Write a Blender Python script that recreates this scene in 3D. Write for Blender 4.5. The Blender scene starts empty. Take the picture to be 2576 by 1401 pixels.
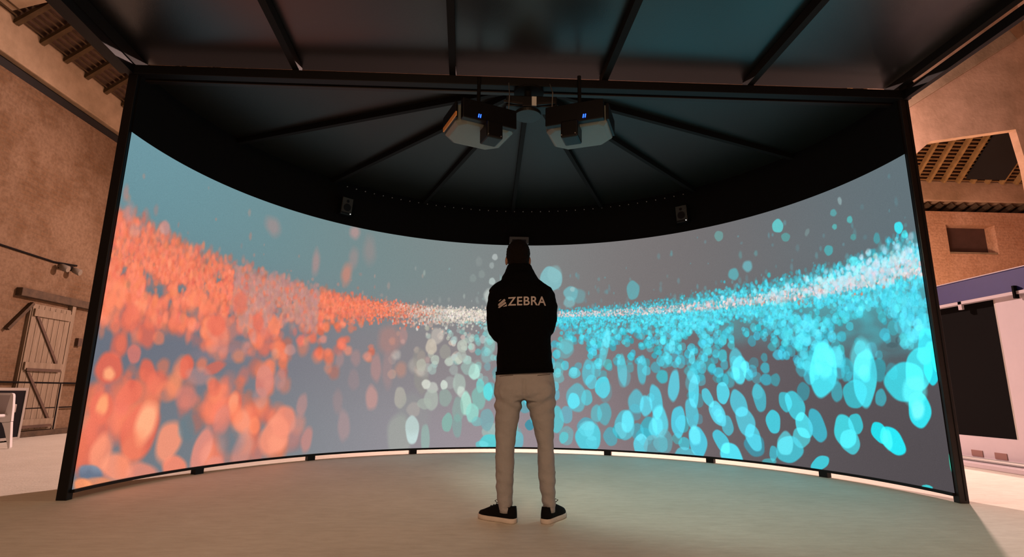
import bpy, bmesh, math, random
import numpy as np
from mathutils import Vector, Matrix, noise
from mathutils.bvhtree import BVHTree

# ------------------------------------------------------------------ camera, world, exposure, lamps
S = bpy.context.scene
COL = S.collection
W_PX, H_PX = 2576.0, 1401.0
FOC, PITCH, ROLL, YAW, CAM_H = 1361.0, .206, .011, .039, .80
cd = bpy.data.cameras.new('camera')
cam = bpy.data.objects.new('camera', cd)
COL.objects.link(cam)
cd.sensor_width = 36.0
cd.lens = FOC / W_PX * 36.0
cd.clip_start = .05
cd.clip_end = 200
cam.location = (0, 0, CAM_H)
_fw = Vector((math.sin(YAW) * math.cos(PITCH), math.cos(YAW) * math.cos(PITCH), math.sin(PITCH)))
_rt = Vector((math.cos(YAW), -math.sin(YAW), 0))
_up = _rt.cross(_fw)
_r2 = _rt * math.cos(ROLL) + _up * math.sin(ROLL)
_u2 = _up * math.cos(ROLL) - _rt * math.sin(ROLL)
cam.matrix_world = Matrix(((_r2.x, _u2.x, -_fw.x, 0), (_r2.y, _u2.y, -_fw.y, 0),
                           (_r2.z, _u2.z, -_fw.z, CAM_H), (0, 0, 0, 1)))
S.camera = cam
S.view_settings.view_transform = 'Standard'
S.view_settings.look = 'None'
S.view_settings.exposure = 0
S.view_settings.gamma = 1
S.view_settings.use_curve_mapping = False
S.cycles.max_bounces = 6
S.cycles.diffuse_bounces = 4
w = bpy.data.worlds.new('hall_air')
S.world = w
w.use_nodes = True
w.node_tree.nodes['Background'].inputs[0].default_value = (.9, .55, .4, 1)
w.node_tree.nodes['Background'].inputs[1].default_value = .012


def lamp(name, loc, power, color, radius=.12, target=None, angle=None, blend=.4, area=None):
    if area:
        l = bpy.data.lights.new(name, 'AREA'); l.size = area
    elif target is not None:
        l = bpy.data.lights.new(name, 'SPOT'); l.spot_size = math.radians(angle); l.spot_blend = blend
        l.shadow_soft_size = radius
    else:
        l = bpy.data.lights.new(name, 'POINT'); l.shadow_soft_size = radius
    l.energy = power
    l.color = color
    o = bpy.data.objects.new(name, l)
    COL.objects.link(o)
    o.location = loc
    if target is not None:
        o.rotation_euler = (Vector(target) - Vector(loc)).to_track_quat('-Z', 'Y').to_euler()
    return o


PINK = (1.0, .60, .52)
AMBER = (1.0, .50, .27)
FLOOD = (1.0, .66, .58)
lamp('hall_lamp_back', (1.5, 12.3, 6.0), 470, PINK, .08)
lamp('hall_flood_back', (1.5, 12.3, 6.0), 4300, FLOOD, .08, target=(-1.5, 6.5, 0), angle=118, blend=.35)
lamp('hall_flood_right', (6.2, 7.6, 4.9), 700, FLOOD, .06, target=(5.0, 5.0, 0), angle=105, blend=.5)
lamp('hall_lamp_right', (6.2, 7.6, 4.9), 400, PINK, .06)
lamp('hall_lamp_left', (-4.6, 9.5, 4.3), 60, AMBER, .3)
lamp('hall_lamp_front', (-.6, -3.4, 4.1), 250, (1.0, .61, .37), target=(.3, 4.5, .3), area=2.2)
lamp('floor_fill_left', (-.06, 4.40, 2.80), 46, (1.0, .58, .34), .05, target=(-1.7, 5.2, 0), angle=116, blend=.9)  # warm fill spot added at the left lens to brighten the floor
lamp('floor_fill_right', (.66, 4.34, 2.80), 95, (.80, 1.0, .84), .03, target=(2.5, 5.4, 0), angle=112, blend=.5)  # greenish fill spot added at the right lens, also for the floor
lamp('arch_fill', (9.2, 11.0, 3.0), 420, (1.0, .60, .40), .3)  # unseen fill added behind the arch to brighten the back wall

# ------------------------------------------------------------------ helpers
X0, Y0, R = .297, 4.276, 3.303          # centre and radius of the curved screen
Z_BOT, Z_TOP, Z_ROOF = .071, 2.876, 3.43


def ray(px, py):
    a, b = px - 1288.0, py - 700.5
    c, s = math.cos(ROLL), math.sin(ROLL)
    x = (c * a + s * b) / FOC
    y = -(-s * a + c * b) / FOC
    Y = math.cos(PITCH) - y * math.sin(PITCH)
    Z = math.sin(PITCH) + y * math.cos(PITCH)
    c, s = math.cos(YAW), math.sin(YAW)
    return (c * x + s * Y, -s * x + c * Y, Z)


def at_y(px, py, y):
    d = ray(px, py); t = y / d[1]
    return Vector((d[0] * t, y, CAM_H + d[2] * t))


def at_x(px, py, x):
    d = ray(px, py); t = x / d[0]
    return Vector((x, d[1] * t, CAM_H + d[2] * t))


def at_z(px, py, z):
    d = ray(px, py); t = (z - CAM_H) / d[2]
    return Vector((d[0] * t, d[1] * t, z))


def on_screen(px, py):
    d = ray(px, py)
    a = d[0] ** 2 + d[1] ** 2
    b = 2 * (-X0 * d[0] - Y0 * d[1])
    c = X0 ** 2 + Y0 ** 2 - R * R
    t = (-b + math.sqrt(max(b * b - 4 * a * c, 0))) / 2 / a
    return math.degrees(math.atan2(d[0] * t - X0, d[1] * t - Y0)), CAM_H + d[2] * t


def cyl(a, z, r=R):
    a = math.radians(a)
    return Vector((X0 + r * math.sin(a), Y0 + r * math.cos(a), z))


class MB:
    def __init__(self):
        self.v = []; self.f = []

    def add(self, vs, fs):
        n = len(self.v)
        self.v += [tuple(v) for v in vs]
        self.f += [tuple(i + n for i in f) for f in fs]
        return self

    def box(self, lo, hi, M=None):
        x0, y0, z0 = lo; x1, y1, z1 = hi
        vs = [Vector(p) for p in ((x0, y0, z0), (x1, y0, z0), (x1, y1, z0), (x0, y1, z0),
                                  (x0, y0, z1), (x1, y0, z1), (x1, y1, z1), (x0, y1, z1))]
        if M: vs = [M @ v for v in vs]
        return self.add(vs, [(3, 2, 1, 0), (4, 5, 6, 7), (0, 1, 5, 4), (1, 2, 6, 5), (2, 3, 7, 6), (3, 0, 4, 7)])

    def bar(self, a, b, wx, wz, up=(0, 0, 1)):
        """rectangular bar from a to b; wx across, wz along up"""
        a = Vector(a); b = Vector(b); d = (b - a).normalized()
        s = d.cross(Vector(up)).normalized(); u = s.cross(d).normalized()
        vs = []
        for p in (a, b):
            for i, j in ((-1, -1), (1, -1), (1, 1), (-1, 1)):
                vs.append(p + s * wx / 2 * i + u * wz / 2 * j)
        return self.add(vs, [(0, 1, 2, 3), (7, 6, 5, 4), (0, 4, 5, 1), (1, 5, 6, 2), (2, 6, 7, 3), (3, 7, 4, 0)])

    def tube(self, pts, rad, n=12, flat=1.0, up=(0, 0, 1), cap=True):
        pts = [Vector(p) for p in pts]
        if not hasattr(rad, '__len__'): rad = [rad] * len(pts)
        rings = []
        u = Vector(up)
        for i, p in enumerate(pts):
            d = (pts[min(i + 1, len(pts) - 1)] - pts[max(i - 1, 0)]).normalized()
            s = d.cross(u)
            if s.length < 1e-3: s = d.cross(Vector((1, 0, .01)))
            s.normalize(); t = s.cross(d).normalized(); u = t
            rings.append([p + s * rad[i] * math.cos(k * 2 * math.pi / n) + t * rad[i] * flat * math.sin(k * 2 * math.pi / n) for k in range(n)])
        return self.loft(rings, cap)

    def loft(self, rings, cap=True, closed=False):
        n = len(rings[0]); vs = [p for r_ in rings for p in r_]; fs = []
        m = len(rings)
        for i in range(m if closed else m - 1):
            j = (i + 1) % m
            for k in range(n):
                l = (k + 1) % n
                fs.append((i * n + k, i * n + l, j * n + l, j * n + k))
        if cap and not closed:
            fs.append(tuple(range(n - 1, -1, -1)))
            fs.append(tuple((m - 1) * n + k for k in range(n)))
        return self.add(vs, fs)

    def ell(self, c, r, n=20, m=12, M=None):
        rings = []
        for i in range(1, m):
            t = math.pi * i / m
            rings.append([Vector((r[0] * math.sin(t) * math.cos(k * 2 * math.pi / n), r[1] * math.sin(t) * math.sin(k * 2 * math.pi / n), r[2] * -math.cos(t))) for k in range(n)])
        if M: rings = [[M @ p for p in q] for q in rings]
        c = Vector(c)
        rings = [[p + c for p in q] for q in rings]
        return self.loft(rings)

    def prism(self, poly, h, axis='z', at=0.0):
        """extrude a 2D polygon by h along axis, from 'at'"""
        def P(u, v, k):
            return {'z': (u, v, k), 'y': (u, k, v), 'x': (k, u, v)}[axis]
        n = len(poly)
        vs = [P(u, v, at) for u, v in poly] + [P(u, v, at + h) for u, v in poly]
        fs = [tuple(range(n - 1, -1, -1)), tuple(range(n, 2 * n))]
        fs += [(k, (k + 1) % n, n + (k + 1) % n, n + k) for k in range(n)]
        return self.add(vs, fs)

    def disc(self, c, nrm, r, h, n=24):
        c = Vector(c); nrm = Vector(nrm).normalized()
        return self.tube([c - nrm * h / 2, c + nrm * h / 2], r, n, up=(0, 1, .01) if abs(nrm.z) > .9 else (0, 0, 1))

    def build(self, name, mat, parent=None, smooth=False, bevel=0, local=False):
        me = bpy.data.meshes.new(name)
        me.from_pydata(self.v, [], self.f)
        bm = bmesh.new(); bm.from_mesh(me)
        bmesh.ops.recalc_face_normals(bm, faces=bm.faces)
        bm.to_mesh(me); bm.free()
        if smooth:
            for p in me.polygons: p.use_smooth = True
        if mat: me.materials.append(mat)
        o = bpy.data.objects.new(name, me)
        COL.objects.link(o)
        if bevel:
            m = o.modifiers.new('bevel', 'BEVEL'); m.width = bevel; m.segments = 2; m.limit_method = 'ANGLE'
        if parent:
            o.parent = parent
            if not local: o.matrix_parent_inverse = world(parent).inverted()
        return o


def world(o):
    m = o.matrix_basis.copy()
    if o.parent: m = world(o.parent) @ o.matrix_parent_inverse @ m
    return m


def tag(o, label=None, cat=None, group=None, kind=None):
    if label: o['label'] = label
    if cat: o['category'] = cat
    if group: o['group'] = group
    if kind: o['kind'] = kind
    return o


def empty(name, loc, rz=0):
    o = bpy.data.objects.new(name, None)
    o.empty_display_size = .2
    o.location = loc; o.rotation_euler = (0, 0, rz)
    COL.objects.link(o)
    return o


def lin(c):
    c = [x / 255.0 for x in c]
    return tuple(x / 12.92 if x <= .04045 else ((x + .055) / 1.055) ** 2.4 for x in c)


def mat(name, col, rough=.6, metal=0, spec=.5, var=0, vscale=4.0, col2=None, bump=0, bscale=60, emit=None, estr=1, detail=6, stretch=None):
    m = bpy.data.materials.new(name); m.use_nodes = True
    nt = m.node_tree; N = nt.nodes; L = nt.links
    b = N['Principled BSDF']
    b.inputs['Base Color'].default_value = (*col, 1)
    b.inputs['Roughness'].default_value = rough
    b.inputs['Metallic'].default_value = metal
    b.inputs['Specular IOR Level'].default_value = spec
    tc = N.new('ShaderNodeTexCoord'); mp = N.new('ShaderNodeMapping')
    L.new(tc.outputs['Object'], mp.inputs[0])
    if stretch: mp.inputs['Scale'].default_value = stretch
    if var or col2:
        n = N.new('ShaderNodeTexNoise'); n.inputs['Scale'].default_value = vscale; n.inputs['Detail'].default_value = detail
        n.inputs['Roughness'].default_value = .65
        L.new(mp.outputs[0], n.inputs['Vector'])
        r_ = N.new('ShaderNodeValToRGB')
        r_.color_ramp.elements[0].position = .32; r_.color_ramp.elements[1].position = .68
        c2 = col2 or tuple(x * (1 - var) for x in col)
        r_.color_ramp.elements[0].color = (*c2, 1); r_.color_ramp.elements[1].color = (*col, 1)
        L.new(n.outputs['Fac'], r_.inputs[0]); L.new(r_.outputs[0], b.inputs['Base Color'])
    if bump:
        n = N.new('ShaderNodeTexNoise'); n.inputs['Scale'].default_value = bscale; n.inputs['Detail'].default_value = 5
        L.new(mp.outputs[0], n.inputs['Vector'])
        bp = N.new('ShaderNodeBump'); bp.inputs['Strength'].default_value = bump; bp.inputs['Distance'].default_value = .01
        L.new(n.outputs['Fac'], bp.inputs['Height']); L.new(bp.outputs[0], b.inputs['Normal'])
    if emit:
        b.inputs['Emission Color'].default_value = (*emit, 1); b.inputs['Emission Strength'].default_value = estr
    return m


def brick_mat(name, c1, c2, mortar, plaster, axis='x', amount=.5):
    m = bpy.data.materials.new(name); m.use_nodes = True
    nt = m.node_tree; N = nt.nodes; L = nt.links; b = N['Principled BSDF']
    b.inputs['Roughness'].default_value = .9; b.inputs['Specular IOR Level'].default_value = .2
    tc = N.new('ShaderNodeTexCoord'); sp = N.new('ShaderNodeSeparateXYZ'); cb = N.new('ShaderNodeCombineXYZ')
    L.new(tc.outputs['Object'], sp.inputs[0])
    L.new(sp.outputs['Y' if axis == 'x' else 'X'], cb.inputs[0]); L.new(sp.outputs['Z'], cb.inputs[1])
    # slightly wavering courses
    wn = N.new('ShaderNodeTexNoise'); wn.inputs['Scale'].default_value = 1.3; L.new(cb.outputs[0], wn.inputs['Vector'])
    ws = N.new('ShaderNodeVectorMath'); ws.operation = 'SCALE'; ws.inputs['Scale'].default_value = .09
    L.new(wn.outputs['Color'], ws.inputs[0])
    ad = N.new('ShaderNodeVectorMath'); L.new(cb.outputs[0], ad.inputs[0]); L.new(ws.outputs[0], ad.inputs[1])
    br = N.new('ShaderNodeTexBrick')
    br.inputs['Scale'].default_value = 1; br.inputs['Brick Width'].default_value = .24; br.inputs['Row Height'].default_value = .075
    br.inputs['Mortar Size'].default_value = .011; br.inputs['Mortar Smooth'].default_value = .35
    br.inputs['Color1'].default_value = (*c1, 1); br.inputs['Color2'].default_value = (*c2, 1); br.inputs['Mortar'].default_value = (*mortar, 1)
    L.new(ad.outputs[0], br.inputs['Vector'])
    n1 = N.new('ShaderNodeTexNoise'); n1.inputs['Scale'].default_value = 1.1; n1.inputs['Detail'].default_value = 8; n1.inputs['Roughness'].default_value = .7
    L.new(tc.outputs['Object'], n1.inputs['Vector'])
    cr = N.new('ShaderNodeValToRGB'); cr.color_ramp.elements[0].position = .5 - .1 * amount; cr.color_ramp.elements[1].position = .72 - .2 * amount
    L.new(n1.outputs['Fac'], cr.inputs[0])
    mx = N.new('ShaderNodeMix'); mx.data_type = 'RGBA'
    L.new(cr.outputs[0], mx.inputs['Factor']); L.new(br.outputs['Color'], mx.inputs['A']); mx.inputs['B'].default_value = (*plaster, 1)
    n2 = N.new('ShaderNodeTexNoise'); n2.inputs['Scale'].default_value = 22; n2.inputs['Detail'].default_value = 6
    L.new(tc.outputs['Object'], n2.inputs['Vector'])
    m2 = N.new('ShaderNodeMix'); m2.data_type = 'RGBA'; m2.blend_type = 'MULTIPLY'; m2.inputs['Factor'].default_value = .75
    r2 = N.new('ShaderNodeValToRGB'); r2.color_ramp.elements[0].position = .3; r2.color_ramp.elements[0].color = (.66, .63, .6, 1)
    r2.color_ramp.elements[1].position = .62; r2.color_ramp.elements[1].color = (1, 1, 1, 1)
    L.new(n2.outputs['Fac'], r2.inputs[0]); L.new(mx.outputs['Result'], m2.inputs['A']); L.new(r2.outputs[0], m2.inputs['B'])
    L.new(m2.outputs['Result'], b.inputs['Base Color'])
    bp = N.new('ShaderNodeBump'); bp.inputs['Strength'].default_value = .3; bp.inputs['Distance'].default_value = .02
    m3 = N.new('ShaderNodeMath'); m3.operation = 'SUBTRACT'; L.new(n2.outputs['Fac'], m3.inputs[0]); L.new(br.outputs['Fac'], m3.inputs[1])
    L.new(m3.outputs[0], bp.inputs['Height']); L.new(bp.outputs[0], b.inputs['Normal'])
    return m


def plank_mat(name, c1, c2, width=.12):
    m = mat(name, c1, .85, spec=.2, col2=c2, vscale=3, stretch=(6, 6, .7), bump=.4, bscale=20)
    return m


M = dict(
    black=mat('black_frame_paint', (.005, .0045, .005), .5, spec=.25),
    wallblk=mat('black_surround_cloth', (.0035, .0035, .004), .9, spec=.15, bump=.2),
    steel=mat('dark_bronze_steel', (.022, .016, .014), .4, metal=.3, var=.4),
    panel=mat('charcoal_roof_sheet', (.009, .0105, .008), .42, spec=.55, var=.25, vscale=2.5, bump=.1, bscale=90),
    topsheet=mat('pale_roof_top_sheet', (.22, .2, .19), .8),
    rib=mat('dark_rib_paint', (.006, .0055, .005), .7, spec=.2),
    alu=mat('dull_aluminium', (.45, .45, .43), .4, metal=.8),
    screw=mat('bright_screw_heads', (.7, .7, .7), .3, metal=.6),
    white=mat('white_laminate', (.60, .52, .57), .5, var=.06),
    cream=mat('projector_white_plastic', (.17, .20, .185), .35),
    pblack=mat('projector_black_plastic', (.004, .004, .0045), .4, spec=.3),
    plaster=mat('aged_ochre_plaster', (.62, .42, .30), .95, spec=.1, col2=(.40, .27, .18), vscale=1.6, bump=.5, bscale=14),
    plaster2=mat('aged_beige_plaster', (.42, .31, .21), .95, spec=.1, col2=(.27, .20, .13), vscale=2.2, bump=.5, bscale=14),
    void=mat('black_recess_shade', (.012, .010, .010), .9),  # near-black colour stands in for the shade in the eave gaps
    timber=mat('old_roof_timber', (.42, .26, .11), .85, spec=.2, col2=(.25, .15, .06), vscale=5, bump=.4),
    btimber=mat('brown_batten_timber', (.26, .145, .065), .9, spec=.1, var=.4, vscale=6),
    ltimber=mat('shaded_left_timber', (.085, .055, .028), .9, spec=.1, var=.4, vscale=6),  # left-slope timber, shade put into the colour against the strong hall lamp
    fpanel=mat('glossy_charcoal_sheet', (.004, .0045, .004), .33, spec=1.0, var=.25, vscale=2.5, bump=.06, bscale=90),
    tile=mat('underside_of_clay_tiles', (.10, .055, .035), .9, var=.5, vscale=6),
    dtimber=mat('dark_oak_lintel', (.09, .055, .03), .85, var=.5, vscale=8, bump=.5),
    door=plank_mat('weathered_door_planks', (.27, .21, .15), (.19, .14, .095)),
    rust=mat('rusty_hinge_iron', (.10, .055, .035), .8, var=.4),
    iron=mat('black_rail_iron', (.007, .005, .0045), .8, spec=.12),
    purple=mat('purple_fascia_board', (.021, .023, .165), .6, var=.08, vscale=12),
    tv=mat('matte_black_infill', (.0025, .002, .002), .9, spec=.1),
    hole=mat('dim_socket_recess', (.30, .16, .14), .9),
    case=mat('black_case_laminate', (.006, .005, .007), .8, spec=.15),
    chair=mat('white_chair_plastic', (.72, .70, .72), .5),
    chairback=mat('grey_chair_mesh', (.46, .42, .44), .8),
    jacket=mat('black_jacket_cloth', (.0016, .0016, .0020), .9, spec=.08, bump=.35, bscale=35),
    letter=mat('grey_reflective_print', (.42, .39, .39), .6),
    trousers=mat('light_grey_chino_cloth', (.36, .36, .37), .9, spec=.1, var=.12, vscale=9, bump=.35, bscale=40),
    skin=mat('skin', (.30, .17, .12), .5, var=.1, vscale=12),
    hair=mat('dark_brown_hair', (.006, .004, .003), .8, spec=.1, bump=.8, bscale=120),
    shoe=mat('black_canvas_shoe', (.003, .003, .0035), .85, spec=.15, bump=.3),
    sole=mat('off_white_rubber_sole', (.68, .62, .56), .6, var=.15, vscale=20),
    lace=mat('black_lace', (.015, .015, .016), .8),
    led=mat('blue_indicator', (.0, .0, .1), .4, emit=(.02, .10, 1.0), estr=4.0),
    orange=mat('orange_label_strip', (.80, .36, .10), .5, emit=None),
    paper=mat('white_sticker', (.75, .8, .78), .5),
    lens=mat('lens_glass', (.02, .02, .03), .05),
    dot=mat('small_white_indicator', (.8, .8, .8), .5, emit=(.9, .9, .85), estr=1.2),
    eye=mat('eye_white', (.8, .78, .75), .3),
)

# ------------------------------------------------------------------ setting: floor
def floor_material():
    m = mat('worn_grey_concrete', (.80, .77, .68), .62, spec=.3, col2=(.70, .67, .58), vscale=1.2, bump=.25, bscale=50)
    nt = m.node_tree; N = nt.nodes; L = nt.links; b = N['Principled BSDF']
    src = b.inputs['Base Color'].links[0].from_socket
    tc = N.new('ShaderNodeTexCoord')
    mp = N.new('ShaderNodeMapping'); mp.inputs['Scale'].default_value = (1.2, 4.5, 1); L.new(tc.outputs['Object'], mp.inputs[0])
    n = N.new('ShaderNodeTexNoise'); n.inputs['Scale'].default_value = 5; n.inputs['Detail'].default_value = 10; n.inputs['Roughness'].default_value = .75
    L.new(mp.outputs[0], n.inputs['Vector'])
    r_ = N.new('ShaderNodeValToRGB'); r_.color_ramp.elements[0].position = .28; r_.color_ramp.elements[0].color = (.82, .80, .78, 1)
    r_.color_ramp.elements[1].position = .6; r_.color_ramp.elements[1].color = (1, 1, 1, 1); L.new(n.outputs['Fac'], r_.inputs[0])
    x = N.new('ShaderNodeMix'); x.data_type = 'RGBA'; x.blend_type = 'MULTIPLY'; x.inputs['Factor'].default_value = 1
    L.new(src, x.inputs['A']); L.new(r_.outputs[0], x.inputs['B'])
    # small pits and crumbs
    v = N.new('ShaderNodeTexNoise'); v.inputs['Scale'].default_value = 9; v.inputs['Detail'].default_value = 9; v.inputs['Roughness'].default_value = .8
    L.new(tc.outputs['Object'], v.inputs['Vector'])
    r3 = N.new('ShaderNodeValToRGB'); r3.color_ramp.elements[0].position = .29; r3.color_ramp.elements[0].color = (.35, .33, .3, 1)
    r3.color_ramp.elements[1].position = .34; r3.color_ramp.elements[1].color = (1, 1, 1, 1); L.new(v.outputs['Fac'], r3.inputs[0])
    y = N.new('ShaderNodeMix'); y.data_type = 'RGBA'; y.blend_type = 'MULTIPLY'; y.inputs['Factor'].default_value = 1
    L.new(x.outputs['Result'], y.inputs['A']); L.new(r3.outputs[0], y.inputs['B'])
    L.new(y.outputs['Result'], b.inputs['Base Color'])
    return m


HX0, HX1, HY0, HY1 = -7.48, 15.6, -7.0, 13.2
tag(MB().box((HX0, HY0, -.2), (HX1, HY1, 0)).build('floor', floor_material()), kind='structure')

# ------------------------------------------------------------------ setting: hall walls
brick = brick_mat('brown_brick', (.165, .096, .052), (.135, .075, .038), (.135, .084, .048), (.195, .125, .077), 'x', .75)
tag(MB().box((HX0 - .5, HY0, 0), (HX0, HY1, 5.55)).build('wall_left', brick), kind='structure')
EAVE0, EAVE1 = 5.78, 6.44
tag(MB().box((HX0 - .5, HY0, 5.55), (HX0 - .14, HY1, 6.42)).build('trim_1', M['void']), kind='structure')
tag(MB().box((HX0 - .135, HY0, EAVE0), (HX0, HY1, EAVE1)).build('trim_2', M['plaster2'], bevel=.02), kind='structure')
obrick = brick_mat('peach_brick_wall', (.60, .34, .22), (.54, .29, .18), (.56, .33, .22), (.64, .38, .26), 'y', .9)
# back wall with its high window opening
wx0, wx1, wz0, wz1 = 11.95, 13.28, 4.45, 5.24
BT = 5.6
bw = MB()
bw.box((HX0, HY1, 0), (wx0, HY1 + .5, BT)); bw.box((wx1, HY1, 0), (HX1 + .5, HY1 + .5, BT))
bw.box((wx0, HY1, 0), (wx1, HY1 + .5, wz0)); bw.box((wx0, HY1, wz1), (wx1, HY1 + .5, BT))
tag(bw.build('wall_back', obrick), kind='structure')
wn = tag(MB().box((wx0 - .02, HY1 + .30, wz0 - .02), (wx1 + .02, HY1 + .34, wz1 + .02)).build('window_1', mat('dusty_window_pane', (.085, .045, .04), .5, var=.3)), kind='structure')
MB().box((wx0 + .02, HY1 + .02, wz0), (wx1 - .02, HY1 + .30, wz0 + .05)).build('window_sill', M['plaster2'], wn)
tag(MB().box((HX0, HY1 + .36, BT), (HX1 + .5, HY1 + .5, BT + .30)).build('trim_3', M['void']), kind='structure')
tag(MB().box((HX0, HY1, BT + .30), (HX1 + .5, HY1 + .5, BT + .30 + .56)).build('trim_4', M['plaster'], bevel=.02), kind='structure')
tag(MB().box((HX1, HY0, 0), (HX1 + .5, HY1, 6.44)).build('wall_right', obrick), kind='structure')
tag(MB().box((HX0 - .5, HY0 - .5, 0), (HX1 + .5, HY0, 6.44)).build('wall_front', M['plaster']), kind='structure')

# joist ends in the dark slot above the back wall
for k in range(19):
    x = 9.2 + k * .33
    o = MB().bar((x, HY1 + .36, BT + .04), (x + .12, HY1 + .02, BT + .22), .09, .1).build('trim_5', M['dtimber'])
    tag(o, kind='structure')

# roof: hipped, tile underside on battens and rafters
PIT = .8
RX = (HX0 + HX1) / 2
HH = (RX - HX0) * PIT
hy = HY1 - (RX - HX0)
apz = 6.46 + HH
roof = MB()
A_ = (HX0 - .5, HY0 - .5, 6.46 - .4); B_ = (HX0 - .5, HY1 + .5, 6.06); C_ = (HX1 + .5, HY1 + .5, 6.06); D_ = (HX1 + .5, HY0 - .5, 6.06)
E_ = (RX, hy, apz); F_ = (RX, HY0 - .5, apz)
roof.add([A_, B_, E_, F_], [(0, 1, 2, 3)])
roof.add([B_, C_, E_], [(0, 1, 2)])
roof.add([C_, D_, F_, E_], [(0, 1, 2, 3)])
roof.add([A_, F_, D_], [(0, 1, 2)])
ceil = tag(roof.build('ceiling', M['tile']), kind='structure')
nl = math.sqrt(1 + PIT * PIT)
# left slope: rafters + battens near the eave
bt = MB()
for k in range(44):
    d = .06 + k * .072
    bt.bar((HX0 + d, 3.0, 6.46 + d * PIT - .09), (HX0 + d, HY1 - .1 - d, 6.46 + d * PIT - .09), .022, .022, (-PIT, 0, 1))
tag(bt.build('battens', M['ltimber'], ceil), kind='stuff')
for k in range(18):
    y = 4.25 + k * .5
    l = min(3.6, HY1 - y - .1)
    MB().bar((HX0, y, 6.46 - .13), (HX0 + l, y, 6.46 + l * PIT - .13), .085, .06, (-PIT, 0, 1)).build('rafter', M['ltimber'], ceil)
bt = MB()
for k in range(56):
    d = .10 + k * .078
    bt.bar((8.2, HY1 - d, 6.46 + d * PIT - .09), (HX1 - .1, HY1 - d, 6.46 + d * PIT - .09), .04, .03, (0, PIT, 1))
tag(bt.build('battens', M['btimber'], ceil), kind='stuff')
for k in range(18):
    x = 8.35 + k * .40
    l = min(4.6, HX1 - x)
    if l < .4: continue
    MB().bar((x, HY1 - .12, 6.46 - .08), (x, HY1 - l, 6.46 + l * PIT - .17), .065, .12, (0, PIT, 1)).build('rafter', M['timber'], ceil)
# dark roof hatch in the back slope
P1 = (12.05, HY1 - .35); P2 = (13.45, HY1 - 2.2)
MB().add([(12.45, HY1 - .30, 6.46 + .30 * PIT - .30), (13.5, HY1 - .30, 6.46 + .30 * PIT - .30), (13.5, HY1 - 2.6, 6.46 + 2.6 * PIT - .30), (12.45, HY1 - 2.6, 6.46 + 2.6 * PIT - .30),
          (12.45, HY1 - .30, 6.46 + .30 * PIT - .24), (13.5, HY1 - .30, 6.46 + .30 * PIT - .24), (13.5, HY1 - 2.6, 6.46 + 2.6 * PIT - .24), (12.45, HY1 - 2.6, 6.46 + 2.6 * PIT - .24)],
         [(0, 1, 2, 3), (7, 6, 5, 4), (0, 4, 5, 1), (1, 5, 6, 2), (2, 6, 7, 3), (3, 7, 4, 0)]).build('roof_hatch', M['void'], ceil)

# cross beam at the top left, from the left eave across the hall
tag(MB().bar((HX0 - .1, 7.18, 6.72), (HX0 + 5, 7.18, 8.52), .9, .60).build('trim_6', M['plaster2'], bevel=.02), kind='structure')

# right: plaster cross arch with a chamfered opening
AY = 9.0
pa = [at_y(*p, AY) for p in ((2284, 420), (2292, 398), (2341, 355), (2555, 325), (2584, 420))]
poly = [(7.15, 0), (7.62, 0), (7.66, pa[1].z - .3)] + [(p.x, p.z) for p in pa[1:5]] + [(pa[4].x + .02, 0), (10.6, 0), (10.6, 8.6), (7.15, 8.6)]
tag(MB().prism(poly, .14, 'y', AY).build('trim_7', M['plaster']), kind='structure')
# sloping cornice on the face of the arch
c0 = at_y(2262, 277, AY); c1 = at_y(2525, 112, AY)
d_ = (c1 - c0)
tag(MB().bar(c0 - d_ * .1 + Vector((0, -.10, .10)), c1 + Vector((0, -.10, .10)), .22, .30).build('trim_8', M['plaster2'], bevel=.02), kind='structure')
# pier that stands forward at the right of the opening
tag(MB().box((10.35, AY - .5, 0), (10.6, AY, 8.6)).build('trim_9', M['plaster']), kind='structure')

# ------------------------------------------------------------------ left wall fittings: door, lintel, rail, lamp, conduit
dX = HX0
dr = tag(MB().box((dX - .02, 8.98, .10), (dX + .05, 9.82, 2.12)).build('door_1', M['door']), kind='structure')
for k in range(7):
    MB().box((dX + .05, 9.0 + k * .117, .12), (dX + .066, 9.0 + k * .117 + .108, 2.10)).build('door_plank', M['door'], dr)
for z in (.22, 1.12, 1.98):
    MB().box((dX + .066, 9.02, z - .06), (dX + .095, 9.79, z + .06)).build('door_ledge', M['door'], dr)
MB().bar((dX + .08, 9.10, 1.92), (dX + .08, 9.66, 1.18), .02, .045, (0, .7, 1)).build('door_brace', M['rust'], dr)
MB().bar((dX + .08, 9.10, 1.04), (dX + .08, 9.70, .26), .02, .045, (0, .7, 1)).build('door_brace', M['rust'], dr)
for z in (.16, 1.06):
    MB().box((dX + .095, 9.05, z - .02), (dX + .11, 9.75, z + .025)).build('door_hinge', M['rust'], dr)
MB().box((dX - .02, 9.82, .08), (dX + .07, 9.90, 2.2)).build('door_frame', M['door'], dr)
tag(MB().box((dX - .02, 8.70, 2.20), (dX + .10, 10.45, 2.33)).build('trim_10', M['dtimber'], bevel=.01), kind='structure')
tag(MB().box((dX - .02, 8.3, 0), (dX + .10, 12, .09)).build('baseboard_left', M['dtimber'], bevel=.01), kind='structure')
# slanted brace beside the door
pb = empty('wall_brace', (dX + .05, 8.6, 1.5))
tag(pb, 'dark slanting timber brace on the brick wall left of the plank door', 'brace')
MB().bar((dX + .045, 8.62, 1.66), (dX + .045, 9.0, 2.12), .05, .06, (1, 0, 0)).build('timber', M['dtimber'], pb)
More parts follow.
